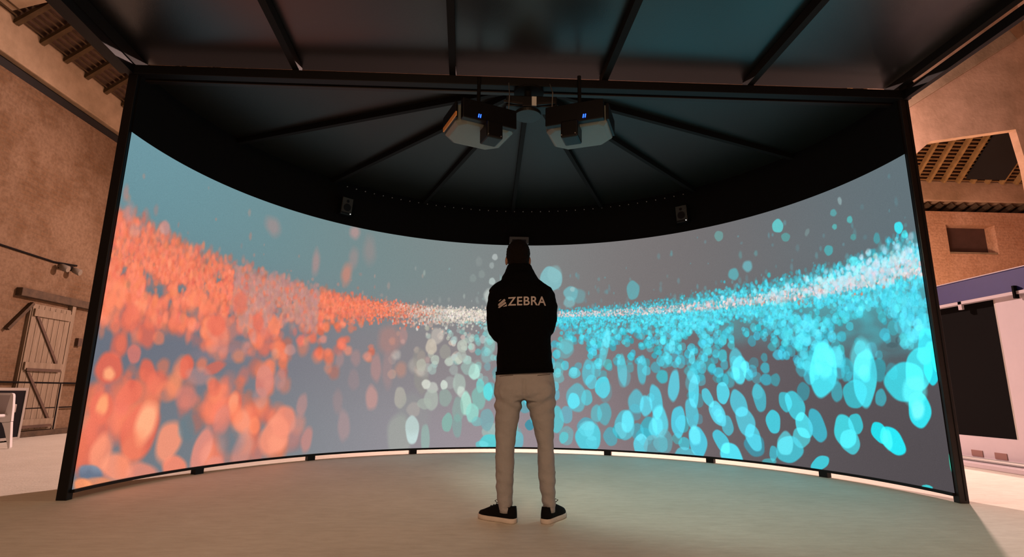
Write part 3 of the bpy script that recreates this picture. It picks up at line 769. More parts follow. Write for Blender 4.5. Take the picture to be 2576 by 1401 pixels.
# the individual large discs of the picture: x, y, half width, half height, tilt, colour, alpha, softness
LO = (150, 205, 210); WB = (218, 240, 236)
BIG = [
 (415, 573, 13, 17, 0, PAL, .9, .3), (325, 535, 12, 24, 10, PAL, .55, .6), (340, 580, 16, 16, 0, PAL, .5, .5), (687, 570, 16, 24, -25, PAL, .45, .6), (893, 585, 12, 15, 0, (205, 150, 145), .6, .6),
 (930, 630, 14, 32, 0, PAL, .28, .7), (795, 660, 9, 30, 5, PAL, .55, .6), (872, 690, 12, 26, 8, (222, 134, 112), .65, .6), (890, 650, 11, 25, 5, PAL, .35, .6),
 (560, 830, 42, 34, 0, (224, 128, 108), .55, .2), (500, 770, 34, 40, 0, ORB, .35, .5), (545, 818, 24, 26, 0, ORA, .85, .25), (605, 760, 18, 30, 5, ORA, .6, .3), (690, 820, 13, 24, 0, ORB, .75, .3), (665, 860, 22, 36, 0, ORA, .55, .25), (650, 810, 14, 22, 0, ORA, .7, .3), (730, 880, 14, 14, 0, PAL, .7, .3), (575, 870, 36, 18, 0, (196, 120, 108), .4, .3), (560, 890, 70, 20, 0, (160, 130, 138), .3, .4),
 (290, 760, 22, 50, 10, ORB, .6, .3), (330, 800, 26, 34, 10, ORA, .7, .3), (370, 840, 24, 34, 0, ORA, .75, .3), (300, 870, 22, 34, 10, ORA, .65, .3), (400, 850, 14, 18, 0, ORB, .6, .3),
 
 (275, 925, 34, 40, 20, ORA, .9, .2), (275, 940, 14, 16, 0, (255, 170, 120), .8, .5), (338, 890, 17, 24, 0, (220, 120, 108), .8, .2), (372, 935, 20, 32, -10, ORA, .85, .25), (395, 960, 24, 30, 20, ORA, .7, .3), (420, 985, 26, 26, 0, ORB, .5, .3), (333, 985, 23, 32, 15, ORA, .9, .2), (310, 1000, 14, 30, 15, ORA, .6, .3), (470, 922, 17, 30, 10, ORA, .9, .25), (540, 925, 28, 14, -25, ORA, .7, .3), (500, 945, 30, 22, 0, PAL, .5, .3), (540, 975, 16, 22, 0, ORA, .7, .3), (470, 1000, 28, 28, 0, (222, 126, 112), .6, .3), (665, 958, 22, 40, 5, (212, 126, 114), .9, .15), (705, 955, 14, 26, 10, PAL, .5, .3), (655, 1000, 18, 26, 0, PAL, .45, .3),
 (256, 1025, 30, 40, 12, ORA, .9, .2), (258, 1020, 14, 28, 15, (255, 160, 108), .8, .4), (246, 1080, 28, 44, 10, ORA, .7, .25), (220, 1120, 20, 80, 12, ORA, .6, .3), (352, 1085, 44, 76, 22, ORA, .9, .15), (368, 1062, 24, 52, 18, (255, 166, 124), .95, .4), (425, 1110, 30, 54, 18, (250, 150, 118), .9, .25), (255, 1140, 26, 50, 15, (250, 144, 112), .8, .3), (295, 1175, 40, 34, 25, (252, 150, 118), .9, .3), (330, 1140, 30, 60, 20, ORB, .5, .4), (508, 1130, 22, 56, 20, (236, 142, 124), .85, .2), (440, 1180, 30, 36, 0, (248, 138, 110), .9, .2), (360, 1190, 40, 26, 10, (240, 140, 116), .8, .3),
 (470, 1075, 20, 34, 0, (106, 124, 132), .8, .3), (580, 1105, 34, 36, 0, (112, 122, 130), .6, .4), (590, 1020, 18, 36, 8, ORA, .75, .2), (588, 1012, 12, 26, 8, (252, 156, 116), .7, .4), (560, 1055, 20, 36, 15, (216, 128, 116), .6, .3), (640, 1070, 14, 22, 5, ORB, .8, .3), (610, 1060, 20, 28, 0, (240, 140, 112), .8, .3), (595, 1040, 16, 26, 0, ORB, .6, .4), (692, 1095, 34, 52, 25, (246, 146, 118), .9, .2), (715, 1060, 28, 40, 20, (244, 140, 114), .85, .2), (760, 1018, 13, 28, 10, PAL, .6, .3), (772, 1105, 13, 32, 12, (212, 138, 128), .7, .3), (745, 1080, 16, 50, 15, PAL, .4, .4), (540, 1180, 26, 34, 15, (226, 134, 118), .8, .2), (610, 1130, 22, 50, 20, PAL, .55, .3), (505, 1210, 30, 30, 0, (120, 126, 136), .4, .4),
 (228, 1190, 30, 22, 10, (100, 116, 138), .9, .2), (208, 1218, 22, 16, 0, (255, 150, 100), .9, .3), (250, 1215, 36, 16, 0, (252, 150, 100), .7, .3),
 (865, 1070, 15, 38, 0, (176, 146, 146), .65, .3), (935, 1000, 15, 30, 0, (206, 152, 144), .7, .3), (946, 925, 13, 34, 0, (196, 142, 136), .55, .3), (850, 1010, 12, 30, 0, PAL, .25, .4), (895, 900, 12, 20, 0, PAL, .4, .4), (890, 955, 14, 26, 0, (160, 136, 138), .5, .3), (855, 905, 10, 20, 10, PAL, .4, .4), (980, 855, 28, 34, 0, (190, 132, 122), .5, .4), (975, 930, 13, 45, 0, PAL, .3, .4), (1015, 845, 10, 22, 0, PAL, .5, .4),
 (1005, 1100, 30, 60, 0, (170, 178, 165), .5, .3), (1037, 1080, 17, 36, 0, (198, 222, 220), .95, .15), (1007, 1000, 15, 27, 0, (176, 172, 162), .85, .2), (1070, 1105, 11, 40, 0, (150, 186, 176), .7, .2), (1040, 1040, 40, 50, 0, (150, 160, 152), .25, .4), (1060, 950, 18, 40, 0, (152, 150, 140), .5, .3), (1055, 900, 16, 26, 0, (150, 146, 138), .5, .3), (1085, 872, 14, 20, 0, (208, 196, 178), .8, .25), (1100, 845, 16, 20, 0, (206, 196, 184), .6, .3), (1120, 885, 14, 18, 0, (158, 156, 148), .7, .2), (1163, 870, 13, 16, 0, (190, 198, 186), .8, .2), (1162, 893, 11, 14, 0, (175, 182, 172), .7, .2),
 (1060, 918, 12, 16, 0, (186, 186, 172), .7, .2), (1072, 966, 11, 12, 0, (222, 226, 214), .8, .3), (1088, 975, 14, 14, 0, (214, 220, 208), .6, .3), (1117, 968, 9, 12, 0, (212, 224, 212), .85, .25), (1085, 1005, 18, 26, 0, (178, 190, 178), .7, .2), (1068, 1015, 18, 14, 0, (170, 182, 170), .6, .2), (1120, 1000, 16, 22, 0, (150, 178, 166), .6, .2), (1155, 965, 16, 26, 0, (180, 204, 190), .6, .2), (1160, 985, 10, 14, 0, (220, 236, 222), .6, .4), (1193, 935, 14, 20, 0, (184, 232, 218), .9, .2), (1178, 925, 18, 18, 0, (160, 196, 186), .6, .2), (1208, 970, 10, 18, 0, (120, 212, 206), .8, .2),
 (1205, 1000, 18, 30, 0, (130, 196, 184), .7, .2), (1172, 1015, 14, 30, 0, (176, 230, 212), .85, .2), (1188, 1038, 16, 24, 0, (150, 222, 208), .8, .2), (1152, 1030, 14, 32, 0, (140, 176, 166), .6, .2), (1125, 1062, 13, 24, 8, (134, 184, 172), .85, .15), (1150, 1070, 12, 30, 0, (124, 178, 168), .5, .2), (1228, 985, 12, 22, 0, (96, 222, 224), .9, .2), (1200, 1060, 14, 12, 0, (120, 196, 196), .6, .2), (1225, 1055, 17, 28, 0, (124, 170, 176), .85, .12), (1232, 1112, 26, 20, 0, (86, 208, 214), .9, .15), (1212, 1118, 16, 10, 0, (100, 200, 206), .8, .2), (1232, 865, 14, 24, 0, (150, 220, 212), .5, .3), (1225, 895, 15, 18, 0, (140, 200, 200), .5, .3),
 (1245, 647, 7, 8, 0, (188, 196, 194), .7, .3), (1237, 668, 6, 8, 0, (172, 182, 180), .55, .4), (1238, 708, 8, 9, 0, (188, 204, 200), .75, .3), (1205, 658, 8, 12, 0, (150, 158, 156), .35, .5), (1212, 690, 8, 10, 0, (150, 162, 158), .4, .4), (1230, 745, 12, 18, 0, (214, 224, 216), .6, .5), (1190, 700, 8, 10, 0, (150, 165, 160), .35, .4),
 (1386, 702, 28, 31, 0, (132, 186, 192), .95, .08), (1395, 690, 18, 22, 0, (140, 192, 196), .5, .3), (1436, 738, 18, 18, 0, (118, 186, 194), .8, .2), (1455, 745, 18, 18, 0, (108, 176, 184), .5, .3), (1432, 760, 14, 14, 0, (130, 200, 206), .6, .3), (1592, 730, 16, 24, 0, (100, 172, 180), .85, .15), (1440, 728, 6, 6, 0, (170, 200, 200), .6, .4),
 (1808, 594, 11, 13, 0, (110, 160, 158), .85, .15), (1956, 569, 14, 17, 0, (100, 200, 202), .95, .12), (1976, 597, 11, 11, 0, (92, 160, 160), .85, .15), (2112, 506, 5, 10, -10, (150, 178, 180), .7, .4), (2096, 536, 8, 9, 0, (90, 176, 180), .75, .3), (2137, 553, 7, 9, 0, (86, 190, 190), .85, .3), (2099, 571, 6, 7, 0, (90, 184, 184), .85, .3), (2146, 597, 7, 8, 0, (84, 160, 160), .8, .3), (2260, 573, 11, 15, -5, (66, 226, 240), 1, .15), (2275, 590, 8, 10, 0, (70, 216, 224), .8, .3), (2084, 630, 11, 13, 0, (76, 180, 186), .8, .2), (2147, 657, 11, 12, 0, (90, 226, 236), .85, .3), (2205, 600, 8, 14, 0, (70, 170, 180), .7, .3), (2030, 585, 5, 10, 20, (130, 160, 160), .5, .4), (1845, 690, 13, 15, 0, (90, 190, 200), .7, .3), (1880, 670, 12, 14, 0, (110, 210, 222), .6, .4),
 (1425, 870, 18, 20, 0, (96, 196, 206), .7, .2), (1420, 880, 22, 22, 0, (100, 190, 200), .5, .2), (1445, 938, 15, 14, 0, (96, 196, 208), .85, .15), (1400, 930, 18, 20, 0, (108, 184, 190), .6, .2), (1405, 950, 14, 14, 0, (110, 190, 196), .6, .2),
 (1450, 1000, 25, 36, 0, (98, 186, 200), .8, .12), (1443, 1008, 15, 20, 0, (92, 222, 240), .9, .15), (1476, 1000, 14, 20, 0, (88, 200, 214), .8, .15), (1398, 1055, 20, 34, 0, (92, 198, 208), .85, .12), (1425, 1095, 18, 24, 0, (118, 170, 178), .8, .12), (1418, 1100, 11, 15, 20, (92, 204, 212), .8, .15), (1480, 1098, 32, 37, 0, (88, 202, 218), 1, .06), (1478, 1070, 20, 12, 0, (100, 204, 216), .5, .2),
 (1516, 974, 19, 27, 0, (84, 214, 232), .95, .12), (1522, 985, 18, 26, 0, (92, 176, 190), .35, .2), (1480, 935, 16, 32, 5, (86, 204, 222), .7, .2), (1520, 880, 10, 50, 12, (96, 210, 224), .7, .3), (1500, 930, 12, 20, 0, (84, 200, 216), .6, .3), (1565, 930, 12, 40, -6, (86, 210, 226), .75, .2), (1570, 950, 16, 24, 0, (100, 180, 196), .5, .2), (1615, 930, 12, 36, 0, (80, 200, 218), .75, .2),
 (1572, 1068, 25, 38, 0, (92, 186, 202), .9, .1), (1578, 1060, 15, 28, 0, (96, 226, 244), .8, .2), (1520, 1040, 18, 28, 0, (84, 186, 200), .7, .15), (1500, 1040, 14, 22, 0, (84, 206, 220), .6, .2), (1528, 1150, 22, 16, 0, (92, 192, 206), .8, .15), (1612, 1120, 18, 30, 0, (96, 212, 232), .9, .12), (1600, 1010, 20, 30, 0, (84, 206, 226), .7, .2), (1625, 1020, 16, 26, 0, (92, 222, 244), .8, .2), (1650, 1010, 16, 44, -8, (84, 210, 232), .85, .15), (1660, 1060, 20, 40, -5, (90, 226, 246), .8, .2), (1650, 1075, 18, 26, 0, (90, 218, 238), .7, .2), (1640, 1120, 20, 26, 0, (100, 160, 172), .8, .12), (1672, 1110, 20, 30, 0, (98, 168, 180), .7, .12),
 (1695, 970, 14, 40, 5, (90, 220, 242), .8, .2), (1690, 870, 8, 20, 0, (86, 206, 222), .8, .2), (1706, 1060, 18, 40, 0, (82, 210, 234), .9, .12), (1745, 985, 13, 42, 0, (84, 216, 238), .9, .15), (1738, 960, 14, 26, 0, (86, 190, 206), .5, .2), (1740, 1040, 16, 40, -8, (84, 208, 230), .8, .15), (1755, 1110, 22, 40, -12, (80, 208, 234), .9, .1), (1748, 1095, 14, 24, -8, (96, 226, 246), .7, .3), (1722, 1150, 28, 26, 0, (88, 196, 214), .8, .12), (1740, 900, 8, 16, 0, (88, 216, 234), .8, .2), (1780, 1000, 12, 26, -25, (84, 206, 226), .9, .12), (1805, 1040, 18, 34, -25, (92, 224, 246), .85, .12), (1830, 1070, 14, 26, -10, (80, 196, 216), .8, .12), (1818, 988, 16, 28, -5, (86, 214, 234), .95, .1), (1858, 1015, 20, 36, -20, (84, 206, 228), .85, .12), (1875, 1060, 22, 40, -20, (86, 214, 236), .8, .12), (1895, 1100, 18, 36, -20, (80, 216, 238), .8, .12), (1815, 1110, 16, 34, -30, (76, 206, 228), .9, .1), (1840, 1145, 24, 36, -35, (84, 230, 250), .95, .12), (1860, 930, 18, 36, 0, (88, 230, 248), .9, .15), (1850, 905, 16, 30, 0, (84, 216, 236), .7, .2),
 (1910, 1000, 16, 36, -12, (70, 196, 216), .8, .12), (1945, 1060, 18, 30, -8, (70, 206, 224), .95, .1), (1905, 985, 14, 20, 0, (72, 180, 196), .6, .2), (1950, 955, 12, 16, 0, (66, 160, 174), .8, .2), (1975, 1010, 16, 26, -15, (64, 196, 212), .85, .12), (2000, 1020, 22, 40, -22, (66, 212, 230), .85, .1), (2022, 1070, 20, 34, -20, (78, 224, 240), .9, .1), (2055, 1070, 20, 44, -18, (62, 186, 208), .9, .1), (2015, 1100, 22, 26, -10, (80, 226, 240), .7, .12), (1985, 1130, 34, 34, 0, (70, 196, 214), .9, .1), (1975, 1115, 20, 30, 0, (92, 224, 238), .7, .15), (1945, 1140, 10, 20, 0, (66, 190, 210), .8, .15), (2062, 1165, 26, 16, -35, (64, 206, 222), .95, .1), (1935, 1160, 18, 8, 0, (70, 190, 200), .7, .2),
 (2070, 930, 34, 70, 2, (72, 228, 244), .95, .08), (2072, 910, 24, 40, 0, (86, 238, 250), .6, .3), (2105, 985, 14, 26, 0, (60, 190, 208), .7, .2), (2020, 985, 16, 24, 0, (60, 150, 166), .8, .15), (2175, 950, 30, 72, 0, (70, 230, 246), .9, .1), (2165, 900, 26, 50, 0, (96, 240, 252), .6, .3), (2150, 990, 30, 36, 0, (56, 206, 222), .8, .1), (2130, 930, 16, 30, 0, (54, 186, 204), .7, .2), (2215, 1000, 14, 22, 0, (60, 196, 214), .7, .2), (2210, 930, 18, 30, 0, (50, 170, 186), .7, .2),
 (2125, 1085, 26, 44, -15, (66, 216, 228), .95, .08), (2138, 1110, 24, 32, -20, (70, 220, 234), .8, .1), (2152, 1065, 18, 26, -15, (58, 204, 218), .9, .1), (2212, 1088, 18, 30, -30, (34, 222, 236), 1, .08), (2245, 1108, 24, 42, -38, (36, 232, 246), 1, .08), (2232, 1105, 12, 26, -10, (70, 240, 246), .6, .3),
 (2275, 960, 50, 50, 0, (60, 228, 244), .85, .1), (2310, 930, 34, 54, 0, (66, 236, 250), .85, .1), (2312, 1030, 28, 46, -8, (50, 236, 250), .95, .08), (2308, 1030, 16, 24, 0, (150, 246, 246), .55, .5), (2300, 985, 30, 40, 0, (90, 244, 252), .6, .3), (2342, 930, 18, 38, -8, (36, 232, 250), .9, .1), (2330, 870, 22, 46, 0, (56, 232, 250), .85, .15), (2352, 905, 10, 30, -10, (30, 236, 250), .9, .1), (2244, 868, 14, 7, 0, (70, 96, 104), .7, .4), (2258, 856, 6, 9, 0, (70, 90, 98), .7, .4),
 (2392, 1155, 5, 30, -4, (60, 230, 190), .9, .2), (2332, 1224, 14, 5, 10, (60, 220, 226), .9, .2),
]
for (bx, by, rx, ry, tl, c, al, sf) in BIG:
    a0_, z0_ = on_screen(bx, by)
    e = 3.0
    ax_, zx_ = on_screen(bx + e, by); ay_, zy_ = on_screen(bx, by + e)
    bx_, zbx_ = on_screen(bx - e, by); by_, zby_ = on_screen(bx, by - e)
    if abs(ax_ - bx_) < 1e-6: continue
    J = (((ax_ - bx_) / (2 * e) * KX, (ay_ - by_) / (2 * e) * KX), ((zx_ - zbx_) / (2 * e) * KZ, (zy_ - zby_) / (2 * e) * KZ))
    blob(a0_, z0_, J, rx, ry, -tl, c, al, max(sf, .1) * (1.5 if bx < 1000 else 1.0))

IMG = np.clip(IMG, 0, 1)
LIN = np.where(IMG <= .04045, IMG / 12.92, ((IMG + .055) / 1.055) ** 2.4)




def screen_mesh(name, material, parent):
    me = bpy.data.meshes.new(name)
    aR = np.radians(AG)
    co = np.stack([X0 + R * np.sin(np.radians(np.linspace(-90, 90, CW)))[None, :] + 0 * ZG,
                   Y0 + R * np.cos(np.radians(np.linspace(-90, 90, CW)))[None, :] + 0 * ZG,
                   np.linspace(Z_BOT, Z_TOP, CH)[:, None] + 0 * ZG], -1).reshape(-1, 3).astype(np.float32)
    me.vertices.add(CW * CH); me.vertices.foreach_set('co', co.ravel())
    i = (np.arange(CH - 1)[:, None] * CW + np.arange(CW - 1)[None, :]).ravel()
    f = np.stack([i, i + CW, i + CW + 1, i + 1], -1).astype(np.int32)     # faces the inside
    nf = len(f)
    me.loops.add(nf * 4); me.loops.foreach_set('vertex_index', f.ravel())
    me.polygons.add(nf)
    me.polygons.foreach_set('loop_start', np.arange(nf, dtype=np.int32) * 4)
    me.polygons.foreach_set('loop_total', np.full(nf, 4, dtype=np.int32))
    me.update(calc_edges=True)
    ca = me.color_attributes.new('picture', 'FLOAT_COLOR', 'POINT')
    col = np.concatenate([LIN.reshape(-1, 3), np.ones((CW * CH, 1))], 1).astype(np.float32)
    ca.data.foreach_set('color', col.ravel())
    me.materials.append(material)
    o = bpy.data.objects.new(name, me); COL.objects.link(o); o.parent = parent
    o.matrix_parent_inverse = world(parent).inverted()
    return o


def picture_material():
    m = bpy.data.materials.new('projected_picture'); m.use_nodes = True
    nt = m.node_tree; N = nt.nodes; L = nt.links; b = N['Principled BSDF']
    b.inputs['Base Color'].default_value = (.02, .02, .02, 1); b.inputs['Roughness'].default_value = .9
    b.inputs['Specular IOR Level'].default_value = 0
    a = N.new('ShaderNodeAttribute'); a.attribute_name = 'picture'
    # fine weave of the screen cloth
    tc = N.new('ShaderNodeTexCoord')
    n = N.new('ShaderNodeTexNoise'); n.inputs['Scale'].default_value = 140; n.inputs['Detail'].default_value = 2
    L.new(tc.outputs['Object'], n.inputs['Vector'])
    r_ = N.new('ShaderNodeMapRange'); r_.inputs['From Min'].default_value = .3; r_.inputs['From Max'].default_value = .7
    r_.inputs['To Min'].default_value = .93; r_.inputs['To Max'].default_value = 1.07
    L.new(n.outputs['Fac'], r_.inputs['Value'])
    L.new(a.outputs['Color'], b.inputs['Emission Color']); L.new(r_.outputs[0], b.inputs['Emission Strength'])
    m.cycles.emission_sampling = 'NONE'
    return m


sc = empty('curved_screen', (X0, Y0, 0))
tag(sc, 'huge half-round projection screen showing orange and cyan light specks', 'screen')
screen_mesh('projected_picture', picture_material(), sc)


def arc_wall(r0, r1, z0, z1, a0=-90, a1=90, n=96):
    m = MB(); rings = []
    for i in range(n + 1):
        a = a0 + (a1 - a0) * i / n
        rings.append([cyl(a, z0, r0), cyl(a, z0, r1), cyl(a, z1, r1), cyl(a, z1, r0)])
    return m.loft(rings)


tag(arc_wall(R - .004, R + .05, Z_TOP, 3.4445).build('upper_surround', M['wallblk'], sc), 'matte black band above the picture')
arc_wall(R + .006, R + .05, Z_BOT - .01, Z_TOP).build('screen_back', M['wallblk'], sc)
arc_wall(R - .02, R + .05, Z_BOT - .022, Z_BOT).build('bottom_rail', M['black'], sc)
for k in range(1, 8):
    a = -90 + 22.5 * k
    c = cyl(a, 0, R + .012); t = Vector((math.cos(math.radians(a)), -math.sin(math.radians(a)), 0)) * .5
    MB().bar(c - t * .09 + Vector((0, 0, .028)), c + t * .09 + Vector((0, 0, .028)), .06, .056).build('foot', M['black'], sc)
# row of screw heads at the top of the black band
for k in range(-19, 20):
    a = k * 2.22 + .4
    c = cyl(a, 3.385, R - .012)
    n_ = (Vector((X0, Y0, 3.385)) - c).normalized()
    MB().disc(c + n_ * .004, n_, .0065, .01, 8).build('screw', M['screw'], sc)

# ------------------------------------------------------------------ canopy: posts, beams, ribs and roof sheets
cp = empty('canopy_frame', (X0, Y0, 0))
tag(cp, 'black steel canopy on two posts roofing the curved screen', 'canopy')
for s in (-1, 1):
    x = X0 + s * (R + .045)
    MB().box((x - .038, Y0 - .03, 0), (x + .038, Y0 + .03, Z_ROOF)).build('post', M['steel'] if s > 0 else M['black'], cp, bevel=.004)
    if s > 0:
        MB().box((x + .008, Y0 - .034, .02), (x + .014, Y0 - .028, Z_ROOF - .05)).build('post_groove', M['black'], cp)
MB().box((X0 - R - .1, Y0 - .05, 3.385), (X0 + R + .1, Y0 + .03, 3.465)).build('front_beam', M['black'], cp, bevel=.004)
MB().box((X0 - R, Y0 + .05, 3.375), (X0 + R, Y0 + .10, 3.415)).build('second_beam', M['steel'], cp, bevel=.004)
# round sheets, seven ribs between them
for k in range(8):
    a0 = -90 + 22.5 * k; m = MB(); n = 8
    lo = [cyl(a0, 3.445, .02)] + [cyl(a0 + 22.5 * i / n, 3.445, R + .04) for i in range(n + 1)]
    hi = [v + Vector((0, 0, .012)) for v in lo]
    nn = len(lo)
    m.add(lo + hi, [tuple(range(nn))[::-1], tuple(range(nn, 2 * nn))] + [(i, (i + 1) % nn, nn + (i + 1) % nn, nn + i) for i in range(nn)])
    m.build('roof_sheet', M['panel'], cp)
top = MB(); n = 48
lo = [cyl(-90 + 180 * i / n, 3.459, R + .06) for i in range(n + 1)]
hi = [v + Vector((0, 0, .01)) for v in lo]; nn = len(lo)
top.add(lo + hi, [tuple(range(nn))[::-1], tuple(range(nn, 2 * nn))] + [(i, (i + 1) % nn, nn + (i + 1) % nn, nn + i) for i in range(nn)])
top.build('top_sheet', M['topsheet'], cp)
for k in range(1, 8):
    a = -90 + 22.5 * k
    MB().bar(cyl(a, 3.415, .10), cyl(a, 3.415, R - .01), .045, .06).build('rib', M['rib'], cp)
MB().disc((X0, Y0 + .02, 3.36), (0, 0, 1), .13, .02, 32).build('hub_plate', M['rib'], cp)
# front roof: slightly skewed, rises towards the viewer
SK, RISE = .045, .03
FY = -1.2
def fr(x, y, z=3.47):
    t = Y0 - y
    return Vector((x + SK * t, y, z + RISE * t))
xs = [-3.06, -1.71, -.37, .96, 2.26, 3.63]
def slab(x0, x1, y0, y1, z0, z1, name, m, bevel=0):
    v = [fr(x0, y0, z0), fr(x1, y0, z0), fr(x1, y1, z0), fr(x0, y1, z0), fr(x0, y0, z1), fr(x1, y0, z1), fr(x1, y1, z1), fr(x0, y1, z1)]
    return MB().add(v, [(3, 2, 1, 0), (4, 5, 6, 7), (0, 1, 5, 4), (1, 2, 6, 5), (2, 3, 7, 6), (3, 0, 4, 7)]).build(name, m, cp, bevel=bevel)
for i in range(5):
    slab(xs[i] + .0, xs[i + 1] - .0, FY, Y0 + .10, 3.565, 3.577, 'roof_sheet', M['fpanel'])
for x in xs[1:-1]:
    slab(x - .028, x + .028, FY, Y0 - .03, 3.48, 3.56, 'rib', M['rib'])
    slab(x - .028, x + .028, Y0 - .03, Y0 + .05, 3.462, 3.56, 'rib_bracket', M['rib'])
slab(xs[0] - .09, xs[0] + .02, FY, Y0 - .05, 3.38, 3.46, 'side_beam', M['black'])
slab(xs[-1] - .01, xs[-1] + .035, FY, Y0 - .05, 3.37, 3.45, 'side_beam', M['black'])
slab(xs[0] - .09, xs[0] + .03, FY, Y0 + .1, 3.458, 3.563, 'side_rail', M['rib'])
slab(xs[-1] - .05, xs[-1] + .01, FY, Y0 + .1, 3.490, 3.56, 'side_rail', M['rib'])
for sx in (xs[0] - .03, xs[-1] + .03):
    slab(sx - .04, sx + .03, Y0 - .10, Y0 - .02, 3.44, 3.52, 'spacer', M['black'])
for sx in (xs[0] - .03, xs[-1] + .1 ):
    p = fr(sx, FY + .1, 3.4)
    MB().box((p.x - .05, FY + .03, 0), (p.x + .05, FY + .15, p.z)).build('post', M['black'], cp, bevel=.004)

# ------------------------------------------------------------------ projectors, hub box, speakers
def projector(name, label, loc, rz, rx, mirror, stripe):
    e = empty(name, loc)
    tag(e, label, 'projector', 'projectors under the canopy')
    T = Matrix.Translation(loc) @ Matrix.Rotation(rz, 4, 'Z') @ Matrix.Rotation(rx, 4, 'X')
    s = -1 if mirror else 1
    w_, d_, h_ = .26, .21, .085            # half width, half depth, half height
    m = MB()
    rings = []
    for (z, ins) in ((-h_, .035), (-h_ + .02, .008), (h_ - .015, 0), (h_, .02)):
        poly = [(-w_ + .07, -d_), (w_ - .05, -d_), (w_, -d_ + .05), (w_, d_ - .09), (w_ - .10, d_), (-w_ + .10, d_), (-w_, d_ - .09), (-w_, -d_ + .07)]
        rings.append([T @ Vector((x * (1 - ins / w_), y * (1 - ins / d_), z)) for x, y in poly])
    m.loft(rings); m.build('casing', M['cream'], e, bevel=.008)
    tag(MB().box((-w_ + .03, -d_ - .035, -h_ + .012), (w_ - .02, -d_ + .02, h_ + .01), T).build('rear_panel', M['pblack'], e, bevel=.006), 'black rear panel')
    tag(MB().box((s * -w_ - .012, -d_ + .03, -h_ + .03), (s * -w_ + .012, d_ - .10, h_), T).build('side_grille', M['pblack'], e, bevel=.004), 'black side grille')
    hb = MB().box((s * .035 - .065, -d_ - .05, -h_ - .115), (s * .035 + .075, -d_ + .11, -h_ + .03), T).build('lens_hood', M['pblack'], e, bevel=.014)
    MB().disc(T @ Vector((s * .035, -d_ + .10, -h_ - .05)), T.to_3x3() @ Vector((0, 1, 0)), .045, .03, 20).build('lens', M['lens'], hb)
    for k, dx in enumerate((-.055, .055)):
        MB().disc(T @ Vector((s * .035 + dx, -d_ - .052, -h_ - .095)), T.to_3x3() @ Vector((0, 1, 0)), .005, .006, 8).build('bolt', M['alu'], hb)
    for k in (-1, 1):
        g = MB().bar(T @ Vector((-.09 * s + k * .008 - .002, -d_ - .037, -h_ + .035)), T @ Vector((-.09 * s + k * .008 + .003, -d_ - .037, -h_ + .065)), .007, .005, T.to_3x3() @ Vector((0, 1, 0)))
        tag(g.build('indicator_light', M['led'], e), 'blue glowing bar')
    if stripe:
        tag(MB().box((-w_ - .018, -d_ - .0, -.055), (-w_ - .008, d_ - .12, -.020), T).build('label_strip', M['orange'], e), 'orange strip')
    # mount: plate on top, pole to the roof, safety chain
    MB().box((-.12, -.12, h_), (.12, .12, h_ + .02), T).build('mount_plate', M['alu'], e)
    for k in (-1, 1):
        MB().bar(T @ Vector((k * .09, -.10, h_ + .02)), T @ Vector((k * .02, 0, h_ + .11)), .02, .01).build('mount_arm', M['alu'], e)
    c = T @ Vector((0, 0, h_ + .02))
    MB().tube([c, (c.x, c.y, 3.44)], .016, 12).build('pole', M['rib'], e)
    ca = T @ Vector((s * .19, -d_ + .02, h_))
    MB().tube([ca, (ca.x + .008, ca.y, (ca.z + 3.385) / 2), (ca.x + .004, Y0 - .06, 3.40)], .0045, 6).build('safety_chain', M['alu'], e)
    return e


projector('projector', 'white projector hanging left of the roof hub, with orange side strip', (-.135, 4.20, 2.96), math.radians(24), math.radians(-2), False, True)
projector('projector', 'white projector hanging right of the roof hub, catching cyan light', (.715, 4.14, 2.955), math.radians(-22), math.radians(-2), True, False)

hb = empty('hanging_hub_box', (X0, 4.2, 3.15))
tag(hb, 'dark cable box with a round plate hanging between the two projectors', 'junction box')
MB().box((X0 - .20, 4.22, 3.19), (X0 + .24, 4.36, 3.29)).build('box', M['pblack'], hb, bevel=.008)
MB().disc((X0 - .01, 4.26, 3.13), (0, 0, 1), .115, .03, 32).build('round_plate', M['panel'], hb, bevel=.004)
MB().tube([(X0 - .01, 4.27, 3.14), (X0 - .01, 4.27, 3.36)], .03, 16).build('pole', M['rib'], hb)
MB().box((X0 + .02, 4.205, 3.19), (X0 + .06, 4.22, 3.275)).build('sticker', M['paper'], hb)
for k in (-1, 1):
    MB().bar((X0 + k * .06, 4.20, 3.20), (X0 + k * .22, 4.20, 3.20 + .02), .012, .018).build('bracket', M['steel'], hb)

def speaker(name, label, a, z, h=.22, w_=.15, d=.12):
    c = cyl(a, z, R - .075)
    e = empty(name, c)
    tag(e, label, 'speaker', 'speakers on the black band')
    T = Matrix.Translation(c) @ Matrix.Rotation(math.radians(-a), 4, 'Z') @ Matrix.Rotation(math.radians(8), 4, 'X')
    MB().box((-w_ / 2, -d / 2, -h / 2), (w_ / 2, d / 2, h / 2), T).build('cabinet', M['pblack'], e, bevel=.008)
    MB().box((-w_ / 2 + .008, -d / 2 - .006, -h / 2 + .03), (w_ / 2 - .008, -d / 2, h / 2 - .008), T).build('grille', mat('speaker_grille', (.03, .032, .03), .5, bump=.6, bscale=200), e)
    f = T.to_3x3() @ Vector((0, 1, 0))
    MB().disc(T @ Vector((0, -d / 2 - .008, -.02)), f, .048, .006).build('woofer', M['pblack'], e)
    MB().disc(T @ Vector((0, -d / 2 - .008, .06)), f, .018, .006).build('tweeter', M['pblack'], e)
    MB().disc(T @ Vector((w_ / 2 - .02, -d / 2 - .004, -h / 2 + .016)), f, .006, .008, 10).build('status_light', M['dot'], e)
    MB().tube([c + Vector((math.sin(math.radians(a)), math.cos(math.radians(a)), 0)) * .03, c + Vector((math.sin(math.radians(a)), math.cos(math.radians(a)), 0)) * .09], .018, 10).build('wall_bracket', M['black'], e)
    return e
